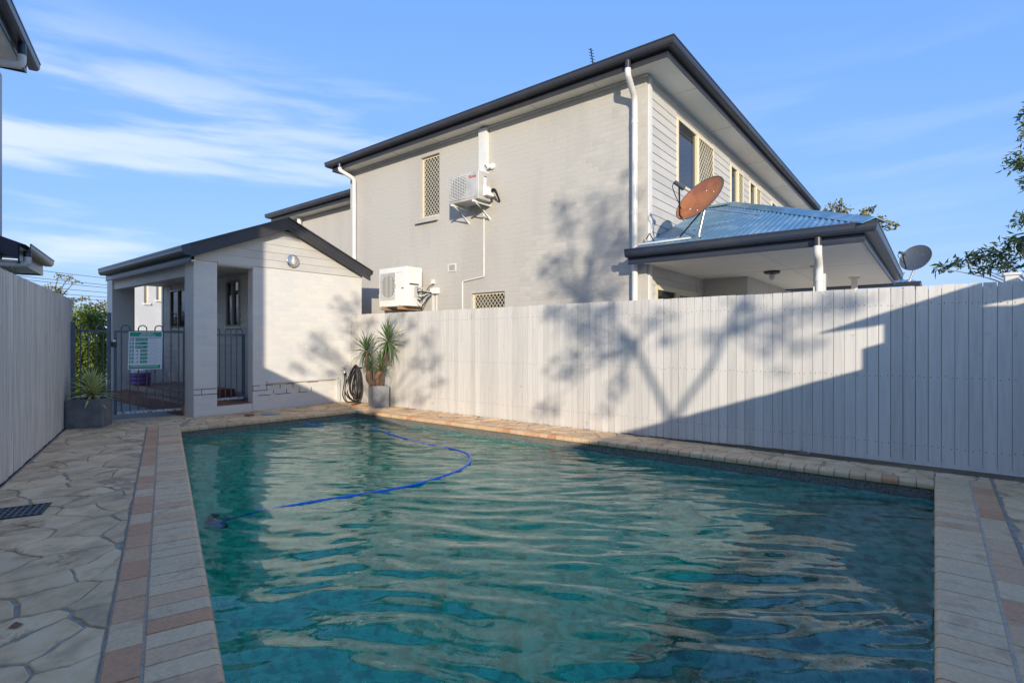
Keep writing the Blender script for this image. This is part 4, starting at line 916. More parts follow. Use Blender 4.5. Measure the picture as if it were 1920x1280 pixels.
# ================================================================== POOL HOUSE
random.seed(13)
B = thing('pool_house', 'white painted brick pool building with gabled charcoal roof and shaded porch', 'building', (4.9, 9.05, 0))
RS = 0.428
def rz(x): return 3.345 - abs(x - 4.86) * RS
m = MB(); m.box((4.306, 9.05, -0.05), (6.493, 9.222, 2.46)); m.build('front_wall', 'brickwhite', B)
m = MB(); m.box((6.32, 9.222, -0.05), (6.493, 13.7, 2.46)); m.build('side_wall', 'brickwhite', B)
m = MB(); m.box((3.387, 9.05, -0.05), (3.733, 9.40, 2.46)); m.build('pier', 'brickwhite', B)
m = MB(); m.box((3.40, 13.16, -0.05), (3.775, 13.5, 2.46)); m.build('pier', 'brickwhite', B)
MB().box((3.7755, 13.16, 0.19), (3.79, 13.5, 2.42)).build('painted_edge', 'redpaint', B)
lay_bricks(B, FB, 4.306, 6.493, 0.0, 2.44, [], 'brickwhite', proud=0.0010, limit=238)
lay_bricks(B, FB, 3.387, 3.733, 0.0, 2.44, [], 'brickwhite', proud=0.0010, limit=58, L=0.23)
m = MB(); m.box((3.734, 9.06, -0.05), (4.305, 9.40, 0.135)); m.build('sill_wall', 'brickwhite', B)
lay_bricks(B, lambda a, d, z: (a, 9.06 - d, z), 3.734, 4.305, 0.0, 0.13, [], 'brickwhite', proud=0.0010, limit=10)
MB().box((3.735, 9.065, 0.1355), (4.304, 9.40, 0.15)).build('sill_tile', 'terra', B)
m = MB()      # joints that have lost their paint
def joint(a0, a1, z0, z1): m.box((a0, 0.0012, z0), (a1, 0.0042, z1), FB)
for j, cells in ((4, ((3.39, 3.735), (4.30, 4.56))), (5, ((3.39, 3.72), (4.30, 4.42), (4.52, 4.66), (4.9, 5.05), (5.30, 5.52))), (3, ((4.40, 4.62), (4.70, 4.98), (5.12, 5.30)))):
    for a0, a1 in cells: joint(a0, a1, j * 0.0857 - 0.0045, j * 0.0857 + 0.0045)
for j in (3, 4):
    a = 4.306 + (0.12 if j % 2 else 0) + 0.24 * (1 if j == 3 else 0)
    for k in range(4): joint(a + k * 0.24 - 0.004, a + k * 0.24 + 0.004, j * 0.0857 + 0.006, (j + 1) * 0.0857 - 0.006)
joint(3.498, 3.506, 4 * .0857 + .005, 5 * .0857 - .005)
m.build('open_joint', 'darkjoint', B)
# gable boards
MB().add([(3.40, 9.09, 2.461), (6.48, 9.09, 2.461), (4.86, 9.09, 3.13)], [(0, 1, 2)]).build('gable_backing', 'board', B)
boards(B, FB, 3.39, 6.49, 2.462, 3.14, [], 0.135, clip=lambda z, zt: (max(3.39, 4.86 - (3.145 - z + 0.03) / RS), min(6.49, 4.86 + (3.145 - z + 0.03) / RS)))
MB().box((3.735, 0.0, 2.43), (4.304, 0.018, 2.461), FB).build('lintel', 'board', B)
MB().box((3.735, 9.06, 2.412), (4.304, 9.2225, 2.4605)).build('lintel_soffit', 'board', B)
MB().prism([(3.288, 8.884, 2.503), (3.205, 8.884, 2.503), (3.165, 8.884, 2.55), (3.157, 8.884, 2.634), (3.288, 8.884, 2.69)], (0, 0.005, 0)).build('gutter_end', 'charb', B)
for x0, x1 in ((3.29, 4.86), (6.60, 4.86)):
    s_ = 1 if x1 > x0 else -1
    bg_ = MB()
    for dd, t0, t1 in ((0.0, 0.0, -0.20), (0.006, -0.012, -0.055), (0.006, -0.075, -0.125), (0.006, -0.145, -0.19), (0.03, 0.022, -0.002)):
        bg_.prism([(x0, 8.905 - dd, rz(x0) + t0), (x1, 8.905 - dd, rz(x1) + t0), (x1, 8.905 - dd, rz(x1) + t1), (x0, 8.905 - dd, rz(x0) + t1)], (0, 0.02 + dd * 0.9, 0))
    bg_.build('barge_board', 'char', B)
MB().prism([(3.17, 8.88, rz(3.17) + 0.004), (4.86, 8.88, rz(4.86) + 0.004), (6.62, 8.88, rz(6.62) + 0.004), (6.62, 8.88, rz(6.62) + 0.022), (4.86, 8.88, rz(4.86) + 0.024), (3.17, 8.88, rz(3.17) + 0.022)], (0, 4.3, 0)).build('roof', 'charb', B)
MB().sweep([(3.29, 13.15), (3.29, 8.89)], [(a + 0.002, z) for a, z in GUT(2.505, 2.622)]).build('gutter', 'charb', B)
MB().sweep([(3.29, 13.15), (3.29, 8.93)], [(-0.02, 2.56), (-0.02, 2.40), (0, 2.40), (0.004, 2.42), (0, 2.44), (0, 2.56)]).build('fascia', 'charb', B)
MB().sweep([(6.515, 8.87), (6.515, 13.75)], [(a + 0.002, z) for a, z in GUT(2.505, 2.605)]).build('gutter', 'char', B)
MB().box((3.31, 8.93, 2.425), (3.385, 13.15, 2.44)).build('eave_soffit', 'soffit', B)
MB().box((3.386, 9.402, 2.425), (3.60, 13.15, 2.62)).build('wall_plate', 'board', B)
MB().box((3.43, 9.401, 2.24), (3.56, 13.159, 2.424)).build('porch_beam', 'board', B)
MB().box((3.57, 9.223, 2.41), (4.5, 13.7, 2.424)).build('porch_ceiling', 'board', B)
iw = [(-13.21, -12.30, 1.45, 2.30), (-10.447, -9.905, 1.45, 2.31)]
m = MB(); wall_holes(m, FI, -13.72, -9.223, 0.0, 2.41, iw, 0.1); m.build('porch_wall', 'board', B)
boards(B, FI, -13.64, -9.225, 0.25, 2.40, iw, 0.145)
MB().box((-13.73, 0.003, 0.2), (-13.645, 0.03, 2.405), FI).build('corner_board', 'trim', B)
for q in iw:
    wd = window(B, FI, *q, 'none', d=0.01, fw=0.035, split=(q[0] + q[1]) / 2, frame='bronze', hasblind=False)
    MB().box((q[0] - .02, 0.012, q[2] - .03), (q[1] + .02, 0.06, q[2]), FI).build('sill', 'frame', wd)
MB().box((4.61, 13.5, 0), (6.3, 13.7, 2.44)).build('rear_wall', 'brickwhite', B)
# tiled porch floor
MB().box((3.372, 9.402, -0.04), (4.49, 13.155, 0.168)).build('porch_slab', 'mortar', B)
unit = MB().cbox((0, 0, 0), (1, 1, 1), 0.012).mesh('floor_tile', 'terra')
def tile(x0, y0, z0, x1, y1, z1): inst('floor_tile', unit, B, Matrix(((x1 - x0, 0, 0, x0), (0, y1 - y0, 0, y0), (0, 0, z1 - z0, z0), (0, 0, 0, 1))))
y = 9.41
while y < 12.9:
    tile(3.352, y, 0.002, 3.3715, y + 0.196, 0.186)
    for i in range(5): tile(3.356 + i * 0.225, y, 0.169, 3.356 + i * 0.225 + 0.221, y + 0.196, 0.187)
    y += 0.2
MB().box((3.64, 10.15, 0.188), (4.49, 13.15, 0.29)).build('upper_slab', 'mortar', B)
for i in range(4): tile(3.642 + i * 0.212, 10.13, 0.19, 3.642 + i * .212 + 0.208, 10.149, 0.31)
y = 10.13
while y < 12.9:
    for i in range(4): tile(3.642 + i * 0.212, y, 0.291, 3.642 + i * 0.212 + 0.208, y + 0.196, 0.308)
    y += 0.2
# wall lamp, batten, tap and hose
W = thing('bulkhead_lamp', 'round chrome bulkhead lamp on the gable boards of the pool house', 'wall lamp', (5.005, 9.03, 2.62))
MB().lathe([(0.112, 0), (0.115, 0.02), (0.10, 0.03), (0.085, 0.03)], (5.005, 9.028, 2.62), (0, -1, 0), 28).build('rim', 'chrome', W, smooth=True)
MB().lathe([(0.084, 0.005), (0.05, 0.01), (0.0, 0.012)], (5.005, 9.028, 2.62), (0, -1, 0), 28).build('reflector', 'chrome', W, smooth=True)
MB().lathe([(0.0, -0.075), (0.03, -0.06), (0.04, -0.02), (0.036, 0.03), (0.022, 0.07), (0.022, 0.085), (0, 0.085)], (5.005, 8.985, 2.615), (0.0, 0, 1), 16).build('bulb', 'lampglass', W, smooth=True)
m = MB(); m.cbox((4.545, 9.0, 0.452), (5.93, 9.0435, 0.495), 0.004); wb = m.build('wall_batten', 'brickwhite', None, org=(5.2, 9.0, 0.47)); tag(wb, 'white painted timber batten fixed low across the pool house wall', 'batten')
m = MB(); m.cbox((5.90, 9.02, 0.0), (5.985, 9.0435, 0.45), 0.004); wb = m.build('corner_strip', 'brickwhite', None, org=(5.94, 9.03, 0)); tag(wb, 'short white upright board at the end of the low batten', 'board')
for i, x in enumerate((4.63, 4.95, 5.42, 5.75)): pass
T = thing('garden_tap', 'small chrome garden tap on the pool house wall feeding the black hose', 'tap', (6.035, 9.04, 0.62))
MB().tube([(6.035, 9.045, 0.62), (6.035, 8.97, 0.62), (6.035, 8.955, 0.60), (6.035, 8.955, 0.565)], 0.014, 10).build('spout', 'chrome', T, smooth=True)
MB().tube([(6.035, 8.985, 0.62), (6.035, 8.985, 0.66)], 0.011, 8).build('spindle', 'chrome', T, smooth=True)
MB().tube([(5.995, 8.985, 0.664), (6.075, 8.985, 0.664)], 0.009, 8).build('handle', 'chrome', T, smooth=True)
MB().lathe([(0.019, 0), (0.022, 0.02), (0.022, 0.05), (0.014, 0.055)], (6.035, 8.955, 0.57), (0, 0, -1), 10).build('hose_connector', 'black', T, smooth=True)
HS = thing('garden_hose', 'coiled black garden hose hanging between the tap and the grey planter', 'hose', (6.1, 8.9, 0))
MB().tube(smoothline([(6.035, 8.955, 0.52), (6.02, 8.95, 0.36), (5.97, 8.92, 0.16), (6.0, 8.86, 0.03), (6.1, 8.75, 0.014), (6.16, 8.6, 0.014), (6.02, 8.5, 0.014), (5.86, 8.42, 0.014)]), 0.0105, 8).build('hose_tail', 'black', HS, smooth=True)
random.seed(2)
for k in range(7):
    x = 6.13 + 0.012 * (k % 3); yc = 8.70 + random.uniform(-.02, .02); r1 = random.choice((0.10, 0.16, 0.26, 0.36, 0.42)); zb = random.uniform(0.02, 0.12) if k < 5 else 0.03
    zt = 0.66 + 0.012 * k; loop = []
    for i in range(15):
        a = math.pi * 2 * i / 14; s_ = math.sin(a); c_ = math.cos(a)
        y = yc + r1 * (1.0 if s_ > 0 else 0.35) * s_ * (0.35 + 0.65 * (1 - (c_ + 1) / 2) + 0.1); z = (zt + zb) / 2 + (zt - zb) / 2 * c_
        loop.append((x + 0.02 * math.sin(a * 2 + k), y, z))
    MB().tube(smoothline(loop, 3), 0.0105, 8, cap=False).build('coil', 'black', HS, smooth=True)
MB().tube(fillet([(6.245, 8.70, 0.67), (6.08, 8.70, 0.67), (6.08, 8.70, 0.72)], 0.03), 0.014, 8).build('hanger', 'black', HS, smooth=True)
MB().lathe([(0.014, 0), (0.018, 0.02), (0.018, 0.06), (0.012, 0.07)], (5.86, 8.42, 0.016), (-0.9, -0.4, 0.1), 10).build('nozzle', 'redpaint', HS, smooth=True)

# ================================================================== POOL GATE AND RAILINGS
def hoop_panel(t, p, q, z0, zr, zt, nb, frame=True, half=False):
    """round-topped hoops joining pairs of bars between p and q"""
    p = Vector((*p, 0)); q = Vector((*q, 0)); d = q - p
    def at(k, z): return p + d * k + Vector((0, 0, z))
    tv = d.normalized(); nv = Vector((tv.y, -tv.x, 0))
    def railm(z, h, mat):
        MB().prism([p + Vector((0, 0, z)) - nv * .016, p + Vector((0, 0, z)) + nv * .016, p + Vector((0, 0, z + h)) + nv * .016, p + Vector((0, 0, z + h)) - nv * .016], d).build('rail', mat, t)
    railm(zr, 0.035, 'gate'); railm(z0, 0.035, 'chip')
    pos = [(k + 0.5) / nb for k in range(nb)]; k = 0
    while k < nb:
        if k + 1 < nb:
            a, b = pos[k], pos[k + 1]; r = (b - a) * d.length / 2; c = (a + b) / 2
            pts = [at(a, z0 + .01), at(a, zt - r)] + [at(c, zt - r) - tv * r * math.cos(x) + Vector((0, 0, r * math.sin(x))) for x in [math.pi * i / 8 for i in range(1, 8)]] + [at(b, zt - r), at(b, z0 + .01)]
            MB().tube(pts, 0.0085, 8).build('hoop', 'gate', t, smooth=True); k += 2
        else: MB().tube([at(pos[k], z0 + .01), at(pos[k], zr)], 0.0085, 8).build('bar', 'gate', t, smooth=True); k += 1
def sqpost(t, x, y, z, w_=0.05, ang=0.0, mat='gate', foot=True, name='post'):
    M_ = lambda a, b, c: (x + a * math.cos(ang) - b * math.sin(ang), y + a * math.sin(ang) + b * math.cos(ang), c)
    MB().cbox((-w_ / 2, -w_ / 2, 0), (w_ / 2, w_ / 2, z), 0.003, M_).build(name, mat, t)
    h = w_ / 2 + 0.003; MB().add([M_(-h, -h, z), M_(h, -h, z), M_(h, h, z), M_(-h, h, z), M_(-h, -h, z + .008), M_(h, -h, z + .008), M_(h, h, z + .008), M_(-h, h, z + .008), M_(0, 0, z + 0.022)],
        [(0, 1, 5, 4), (1, 2, 6, 5), (2, 3, 7, 6), (3, 0, 4, 7), (4, 5, 8), (5, 6, 8), (6, 7, 8), (7, 4, 8), (3, 2, 1, 0)]).build('post_cap', mat, t)
    if foot: MB().cbox((-h - .012, -h - .012, 0.001), (h + .012, h + .012, 0.012), 0.003, M_).build('foot_plate', 'chip', t)
GA = math.atan2(9.415 - 9.651, 3.421 - 2.458)
G1 = thing('pool_fence', 'short slate blue hooped railing between the left fence and the gate post', 'railing', (2.25, 9.73, 0), 'slate blue pool railings')
sqpost(G1, 2.06, 9.80, 1.455, 0.06, GA); sqpost(G1, 2.458, 9.651, 1.60, 0.05, GA)
hoop_panel(G1, (2.10, 9.785), (2.43, 9.66), 0.10, 1.32, 1.43, 4)
G2 = thing('pool_gate', 'slate blue hooped pool gate with chipped white bottom rail', 'gate', (2.95, 9.53, 0))
for x, y in ((2.530, 9.633), (3.385, 9.424)): 
    MB().cbox((-.0175, -.0175, 0.085), (.0175, .0175, 1.35), 0.003, lambda a, b, c: (x + a * math.cos(GA) - b * math.sin(GA), y + a * math.sin(GA) + b * math.cos(GA), c)).build('stile', 'gate', G2)
hoop_panel(G2, (2.548, 9.629), (3.368, 9.428), 0.085, 1.315, 1.43, 8)
lk = MB().cbox((2.475, 9.585, 1.10), (2.535, 9.63, 1.18), 0.006).build('latch', 'sign_k', G2); MB().lathe([(0.022, 0), (0.025, 0.012), (0.022, 0.03), (0, 0.034)], (2.50, 9.60, 1.178), (0, 0, 1), 14).build('latch_knob', 'white', lk, smooth=True)
G3 = thing('gate_post', 'slate blue hinge post of the pool gate against the brick pier', 'post', (3.421, 9.415, 0))
sqpost(G3, 3.421, 9.46, 1.40, 0.05, 0.0)
for z in (0.16, 1.22): MB().cbox((3.388, 9.405, z), (3.43, 9.436, z + 0.07), 0.004).build('hinge', 'sign_k' if z > 1 else 'chip', G3)
G4 = thing('pool_fence', 'slate blue hooped railing filling the porch opening right of the brick pier', 'railing', (4.0, 9.32, 0.15), 'slate blue pool railings')
hoop_panel(G4, (3.745, 9.32), (4.300, 9.32), 0.20, 1.275, 1.40, 6)
MB().cbox((4.262, 9.30, 0.17), (4.295, 9.34, 1.30), 0.003).build('stile', 'gate', G4)
# resuscitation sign
SG = thing('safety_sign', 'green and white emergency resuscitation sign hung on the pool gate', 'sign', (2.885, 9.50, 1.04))
e = Vector((math.cos(GA), math.sin(GA), 0)); o0 = Vector((2.678, 9.597, 0)) + Vector((e.y, -e.x, 0)) * 0.030; nv = Vector((e.y, -e.x, 0)); SWD = 0.432; SHT = 0.580; zs = 0.755
def FS(a, d, z): return tuple(o0 + e * (a + 0.02 * (z - 0.2)) + nv * (d + 0.0006 * math.sin(a / SWD * 3.0)) + Vector((0, 0, zs + z)))
m = MB(); N_ = 8
for i in range(N_): m.box((SWD * i / N_, -0.002, 0), (SWD * (i + 1) / N_, 0.0, SHT), FS)
m.build('panel', 'sign_w', SG)
def sb(a0, a1, z0, z1, mat, d=0.0006, name='printed_band'):
    n = max(1, int((a1 - a0) / 0.054) + 1); q = MB()
    for i in range(n): q.box((a0 + (a1 - a0) * i / n, d - 0.0004, z0), (a0 + (a1 - a0) * (i + 1) / n, d, z1), FS)
    return q.build(name, mat, SG)
sb(0.015, SWD - .015, 0.505, 0.570, 'sign_g'); sb(0.015, SWD - .015, 0.484, 0.491, 'sign_k')
sb(0.012, SWD - .02, 0.012, 0.066, 'sign_g'); 
for z in (0.052, 0.038): sb(0.03, SWD - 0.05, z, z + 0.005, 'sign_w', 0.0012)
upv = Vector((0, 0, 1)); axs = e
def st(s_, a, z, size, mat='sign_w', bold=0.0008, align='LEFT', d=0.0016): text(s_, size, mat, SG, FS(a, d, z), axs, upv, bold=bold, align=align)
st('EMERGENCY', SWD * .55, 0.541, 0.028, align='CENTER'); st('RESUSCITATION', SWD * .55, 0.513, 0.028, align='CENTER')
for i, c in enumerate('DRSABCD'):
    z = 0.435 - i * 0.0565
    sb(0.015, 0.068, z, z + 0.042, 'sign_g'); st(c, 0.041, z + 0.006, 0.044, bold=0.0014, align='CENTER')
    x0 = 0.085 if i < 3 else 0.148
    sb(x0, 0.240, z, z + 0.042, 'sign_g'); sb(0.243, SWD - 0.02, z, z + 0.042, 'acgrey'); sb(0.246, SWD - 0.023, z + 0.003, z + 0.039, 'sign_w', 0.0012)
    st(['CHECK FOR DANGER', 'RESPONSE', 'SEND FOR HELP', 'OPEN AIRWAY', 'BREATHING', 'START CPR', 'DEFIBRILLATE'][i], x0 + 0.004, z + 0.019, 0.0135, bold=0.0003)
    q = MB(); q.prism([FS(.222, 0.0014, z + .004), FS(.234, 0.0014, z + .004), FS(.228, 0.0014, z + .014)], nv * 0.0003); q.build('arrow', 'sign_w', SG)
    sb(0.252, 0.38 - 0.01 * (i % 3), z + 0.024, z + 0.027, 'acgrey', 0.0015); sb(0.252, 0.36 + 0.008 * (i % 4), z + 0.014, z + 0.017, 'acgrey', 0.0015)
    if i >= 3:
        q = MB(); q.lathe([(0.007, 0), (0.0, 0.0006)], FS(0.120 - .006 * (i % 2), 0.0008, z + 0.030), nv, 8); q.prism([FS(.088, .0008, z + .006), FS(.116, .0008, z + .010 + .004 * (i % 3)), FS(.128, .0008, z + .022), FS(.100, .0008, z + .018)], nv * 0.0004); q.build('pictogram', 'sign_k', SG)

# ---- things on the porch
TB = thing('storage_tub', 'purple plastic tubs stacked under a white lid on the porch', 'tub', (3.62, 12.55, 0.308))
for k in range(3): MB().lathe([(0.14, 0), (0.165, 0.01), (0.175, 0.05), (0.165, 0.075), (0.15, 0.08)], (3.72, 12.55, 0.309 + k * 0.078), (0, 0, 1), 24).build('tub', 'purple', TB, smooth=True)
MB().lathe([(0.18, 0), (0.19, 0.012), (0.19, 0.05), (0.17, 0.062), (0, 0.064)], (3.72, 12.55, 0.309 + 0.236), (0, 0, 1), 24).build('lid', 'white', TB, smooth=True)
LB = thing('leaning_board', 'grey folded board leaning in the shade behind the gate', 'board', (4.05, 12.9, 0.308))
MB().prism([(3.98, 12.80, 0.31), (4.30, 12.72, 0.31), (4.22, 12.98, 1.0), (3.95, 13.02, 1.02)], (0.02, 0.06, 0)).build('panel', 'acgrey', LB)
MB().prism([(3.90, 12.84, 0.31), (3.97, 12.80, 0.31), (3.94, 13.02, 1.03), (3.88, 13.03, 1.0)], (0.02, 0.06, 0)).build('leg', 'dark', LB)

# ================================================================== NEIGHBOURING HOUSE ON THE LEFT
NH = thing('neighbour_house', 'two storey neighbour house whose dark eaves reach in at the left edge', 'house', UN(7, 2, 0))
def pn(u, n, z=0): p = UN(u, n, z); return (p.x, p.y, p.z)
def pxy(u, n): p = UN(u, n); return (p.x, p.y)
MB().prism([pn(3.42, 1.95), pn(10.39, 1.95), pn(10.39, 3.55), pn(3.42, 3.55)], (0, 0, 5.0)).build('wall', 'render', NH)
MB().prism([pn(3.0, 1.641, 5.0), pn(10.04, 1.641, 5.0), pn(10.04, 3.85, 5.0), pn(3.0, 3.85, 5.0)], (0, 0, 0.015)).build('soffit', 'soffit', NH)
MB().sweep([pxy(3.0, 3.85), pxy(3.0, 1.63), pxy(10.05, 1.63), pxy(10.05, 3.85)], [(-0.02, 5.11), (-0.02, 4.975), (0, 4.975), (0.004, 5.0), (0, 5.02), (0, 5.11)]).build('fascia', 'charb', NH)
MB().sweep([pxy(3.0, 1.63), pxy(10.17, 1.63)], [(a + 0.003, z) for a, z in GUT(5.078, 5.195)]).build('gutter', 'charb', NH)
MB().add([pn(3.0, 1.52, 5.18), pn(10.15, 1.52, 5.18), pn(10.15, 3.85, 5.18), pn(3.0, 3.85, 5.18), pn(5.0, 2.7, 5.5), pn(8.2, 2.7, 5.5)], [(0, 1, 5, 4), (1, 2, 5), (2, 3, 4, 5), (3, 0, 4), (0, 3, 2, 1)]).build('roof', 'charb', NH)
MB().tube([pn(9.33, 1.56, 5.10), pn(9.33, 1.56, 4.92)], 0.043, 14).build('gutter_outlet', 'charb', NH, smooth=True)
MB().tube(fillet([pn(9.33, 1.56, 4.93), pn(9.33, 1.56, 4.80), pn(9.34, 1.90, 4.76), pn(9.34, 1.90, 0)], 0.09), 0.045, 14).build('downpipe', 'pipe', NH, smooth=True)
NG = thing('garage_roof', 'single storey wing with blue black gutter and white elbow pipe over the left fence', 'building', UN(11, 2, 0))
MB().prism([pn(10.395, 2.05), pn(11.85, 2.05), pn(11.85, 2.9), pn(10.395, 2.9)], (0, 0, 2.32)).build('wall', 'render', NG)
MB().prism([pn(10.2, 1.741, 2.325), pn(11.94, 1.741, 2.325), pn(11.94, 3.0, 2.325), pn(10.4, 3.0, 2.325)], (0, 0, 0.014)).build('soffit', 'soffit', NG)
MB().sweep([pxy(10.2, 1.73), pxy(11.95, 1.73), pxy(11.95, 3.0)], [(-0.02, 2.54), (-0.02, 2.30), (0, 2.30), (0.0025, 2.33), (0, 2.35), (0, 2.54)]).build('fascia', 'charb', NG)
MB().sweep([pxy(10.17, 1.73), pxy(12.07, 1.73)], [(a + 0.003, z) for a, z in GUT(2.472, 2.585)]).build('gutter', 'charb', NG)
MB().prism([pn(10.18, 1.66, 2.57), pn(10.18, 2.7, 2.96), pn(10.18, 3.05, 2.57)], U2 * 1.84).build('roof', 'charb', NG)
MB().prism([pn(10.16, 1.74, 2.56), pn(10.16, 2.7, 2.93), pn(10.16, 2.7, 2.72), pn(10.16, 1.74, 2.36)], U2 * 0.018).build('barge_board', 'charb', NG)
MB().tube([pn(10.28, 1.66, 2.50), pn(10.28, 1.66, 2.40)], 0.045, 14).build('gutter_outlet', 'charb', NG, smooth=True)
MB().tube(fillet([pn(10.28, 1.66, 2.405), pn(10.28, 1.66, 2.30), pn(10.30, 2.2, 2.28)], 0.10), 0.046, 14).build('downpipe', 'pipe', NG, smooth=True)
FHs = thing('far_white_house', 'sunlit white rendered house wall with slit windows seen through the porch', 'house', (8, 20, 0))
fhw = [(6.015, 6.16, 2.41, 3.2), (6.36, 6.52, 2.53, 3.25)]
m = MB(); wall_holes(m, lambda a, d, z: (a, 20 - d, z), 5.76, 9.2, -0.1, 3.35, fhw, 0.2); m.box((5.76, 20.2, -0.1), (5.96, 21.9, 3.35)); m.build('wall', 'render', FHs)
for q in fhw:
    wd = MB().box((q[0], 20.10, q[2]), (q[1], 20.13, q[3])).build('window', 'frame', FHs); MB().box((q[0] - .03, 19.94, q[2] - .06), (q[1] + .03, 20.1, q[2])).build('sill', 'trim', wd)
MB().box((5.74, 19.96, 3.352), (9.3, 21.9, 3.40)).build('roof', 'roofg', FHs)

# ================================================================== SMALL THINGS ROUND THE POOL
GR = thing('drain_grate', 'black plastic drain grate set in the paving at the left', 'drain', UN(5.0, 0.85, 0))
gc = Vector((0.72, 5.03, 0)); ga = Vector((0.93, -0.36, 0)).normalized(); gb_ = Vector((0.36, 0.93, 0)).normalized()
def FG(a, b, z): p = gc + ga * a + gb_ * b; return (p.x, p.y, z)
m = MB(); 
for q in ((-.19, .19, -.155, -.135), (-.19, .19, .135, .155), (-.19, -.17, -.135, .135), (.17, .19, -.135, .135)): m.box((q[0], q[2], -0.004), (q[1], q[3], 0.006), FG)
m.build('frame', 'black', GR)
MB().box((-.18, -.145, -0.005), (.18, .145, 0.0015), FG).build('pit', 'dark', GR)
for i in range(9): a = -.17 + .34 * (i + .5) / 9; MB().box((a - .007, -.135, 0.0016), (a + .007, .135, 0.0055), FG).build('bar', 'dgrey', GR)
for i in range(4): b_ = -.135 + .27 * (i + .5) / 4; MB().box((-.17, b_ - .006, 0.0018), (.17, b_ + .006, 0.0048), FG).build('bar', 'dgrey', GR)
dc = MB().lathe([(0.15, 0.0), (0.15, 0.006), (0.14, 0.009), (0.02, 0.010), (0, 0.010)], (4.30, 8.43, 0.001), (0, 0, 1), 32).build('inspection_cover', 'pot2', None, org=(4.30, 8.43, 0), smooth=True); tag(dc, 'round pale skimmer lid in the paving before the pool house', 'lid')
ch = MB().prism([(3.93, 8.53, 0.001), (4.06, 8.49, 0.001), (3.97, 8.63, 0.001)], (0.0, 0, 0.025)).build('terracotta_chip', 'terra', None, org=(3.98, 8.55, 0)); tag(ch, 'broken triangle of terracotta tile lying by the pool house wall', 'tile piece')
lf = MB().add([(0.42, 3.02, 0.004), (0.45, 3.04, 0.012), (0.47, 3.01, 0.004), (0.445, 2.99, 0.009)], [(0, 1, 2, 3)]).build('fallen_leaf', 'leaf_pod', None, org=(0.44, 3.0, 0)); tag(lf, 'curled brown leaf fallen on the left paving', 'leaf')
# floating hose and pool cleaner
hp_ = [(4.54, 7.86), (4.84, 7.28), (4.97, 6.63), (4.76, 5.82), (4.65, 5.11), (4.62, 4.61), (4.52, 4.25), (4.25, 3.98), (3.90, 3.80), (3.42, 3.75), (3.06, 3.78), (2.64, 3.93)]
pts = [(x, y, WZ + (0.004, -0.02, 0.002, 0.007, -0.001, 0.006, 0.008, 0.006, 0.008, 0.003, 0.005, 0.001)[i]) for i, (x, y) in enumerate(hp_)] + [(2.29, 4.06, WZ - 0.004), (1.98, 4.17, WZ - 0.05), (1.85, 4.42, -0.5), (1.95, 4.85, -1.0), (2.02, 5.05, -1.15)]
ph = thing('pool_hose', 'bright blue pool cleaner hose floating in a curve on the water', 'hose', (4.2, 4.5, WZ))
sm = smoothline(pts, 10); m = MB(); m.tube(sm, [0.0145 + 0.0018 * (1 if i % 2 else -1) for i in range(len(sm))], 10); m.build('hose', 'blue', ph, smooth=True)
PCn = thing('pool_cleaner', 'dark blue suction pool cleaner resting on the pool floor at the left', 'pool cleaner', (2.05, 5.1, -1.3))
MB().lathe([(0.12, 0), (0.13, 0.02), (0.10, 0.05), (0.06, 0.08), (0.035, 0.12), (0.03, 0.22)], (2.05, 5.08, -1.31), (0, 0, 1), 18).build('body', 'blue', PCn, smooth=True)
MB().lathe([(0.14, 0), (0.15, 0.01), (0.12, 0.03)], (2.05, 5.08, -1.315), (0, 0, 1), 18).build('skirt', 'black', PCn, smooth=True)
MB().lathe([(0.03, 0), (0.045, 0.03), (0.03, 0.08)], (2.04, 5.07, -1.1), (0, 0, 1), 12).build('swivel', 'black', PCn, smooth=True)

# ================================================================== PLANTERS AND PLANTS
random.seed(31)
def pot(t, c, ax, w_, d_, h, mat, wall=0.025, taper=0.0):
    ax = Vector((*ax, 0)).normalized(); ay = Vector((-ax.y, ax.x, 0)); c = Vector((*c, 0))
    F = lambda a, b, z: tuple(c + ax * a + ay * b + Vector((0, 0, z)))
    hw, hd_ = w_ / 2, d_ / 2; z0 = 0.002
    o = [(-hw, -hd_), (hw, -hd_), (hw, hd_), (-hw, hd_)]; i_ = [(-hw + wall, -hd_ + wall), (hw - wall, -hd_ + wall), (hw - wall, hd_ - wall), (-hw + wall, hd_ - wall)]
    k = 1 - taper
    m = MB(); m.add([F(a * k, b * k, z0) for a, b in o] + [F(a, b, h) for a, b in o] + [F(a, b, h) for a, b in i_] + [F(a, b, h - 0.05) for a, b in i_],
        [(3, 2, 1, 0)] + [(j, (j + 1) % 4, 4 + (j + 1) % 4, 4 + j) for j in range(4)] + [(4 + j, 4 + (j + 1) % 4, 8 + (j + 1) % 4, 8 + j) for j in range(4)] + [(8 + j, 8 + (j + 1) % 4, 12 + (j + 1) % 4, 12 + j) for j in range(4)])
    bm = bmesh.new(); me = m.mesh('shell', mat, org=ORG[t]); bm.from_mesh(me); bmesh.ops.bevel(bm, geom=[e for e in bm.edges if e.calc_face_angle(0) > 0.5], offset=0.004, segments=1, affect='EDGES'); bm.to_mesh(me); bm.free()
    ob = bpy.data.objects.new('shell', me); COL.objects.link(ob); ob.parent = t; ORG[ob] = ORG[t]
    MB().box((-hw + wall, -hd_ + wall, h - 0.06), (hw - wall, hd_ - wall, h - 0.035), F).build('soil', 'soil', t)
    m = MB()
    for a in (-0.11, -0.06, 0.05, 0.09): m.lathe([(0.006, 0), (0.006, 0.001), (0, 0.001)], F(a * w_ / 0.4, -hd_ * (1 - taper * .9) - 0.0004, 0.03), -ay, 8)
    if mat == 'pot': m.build('drain_hole', 'black', t)
LEAF = {}
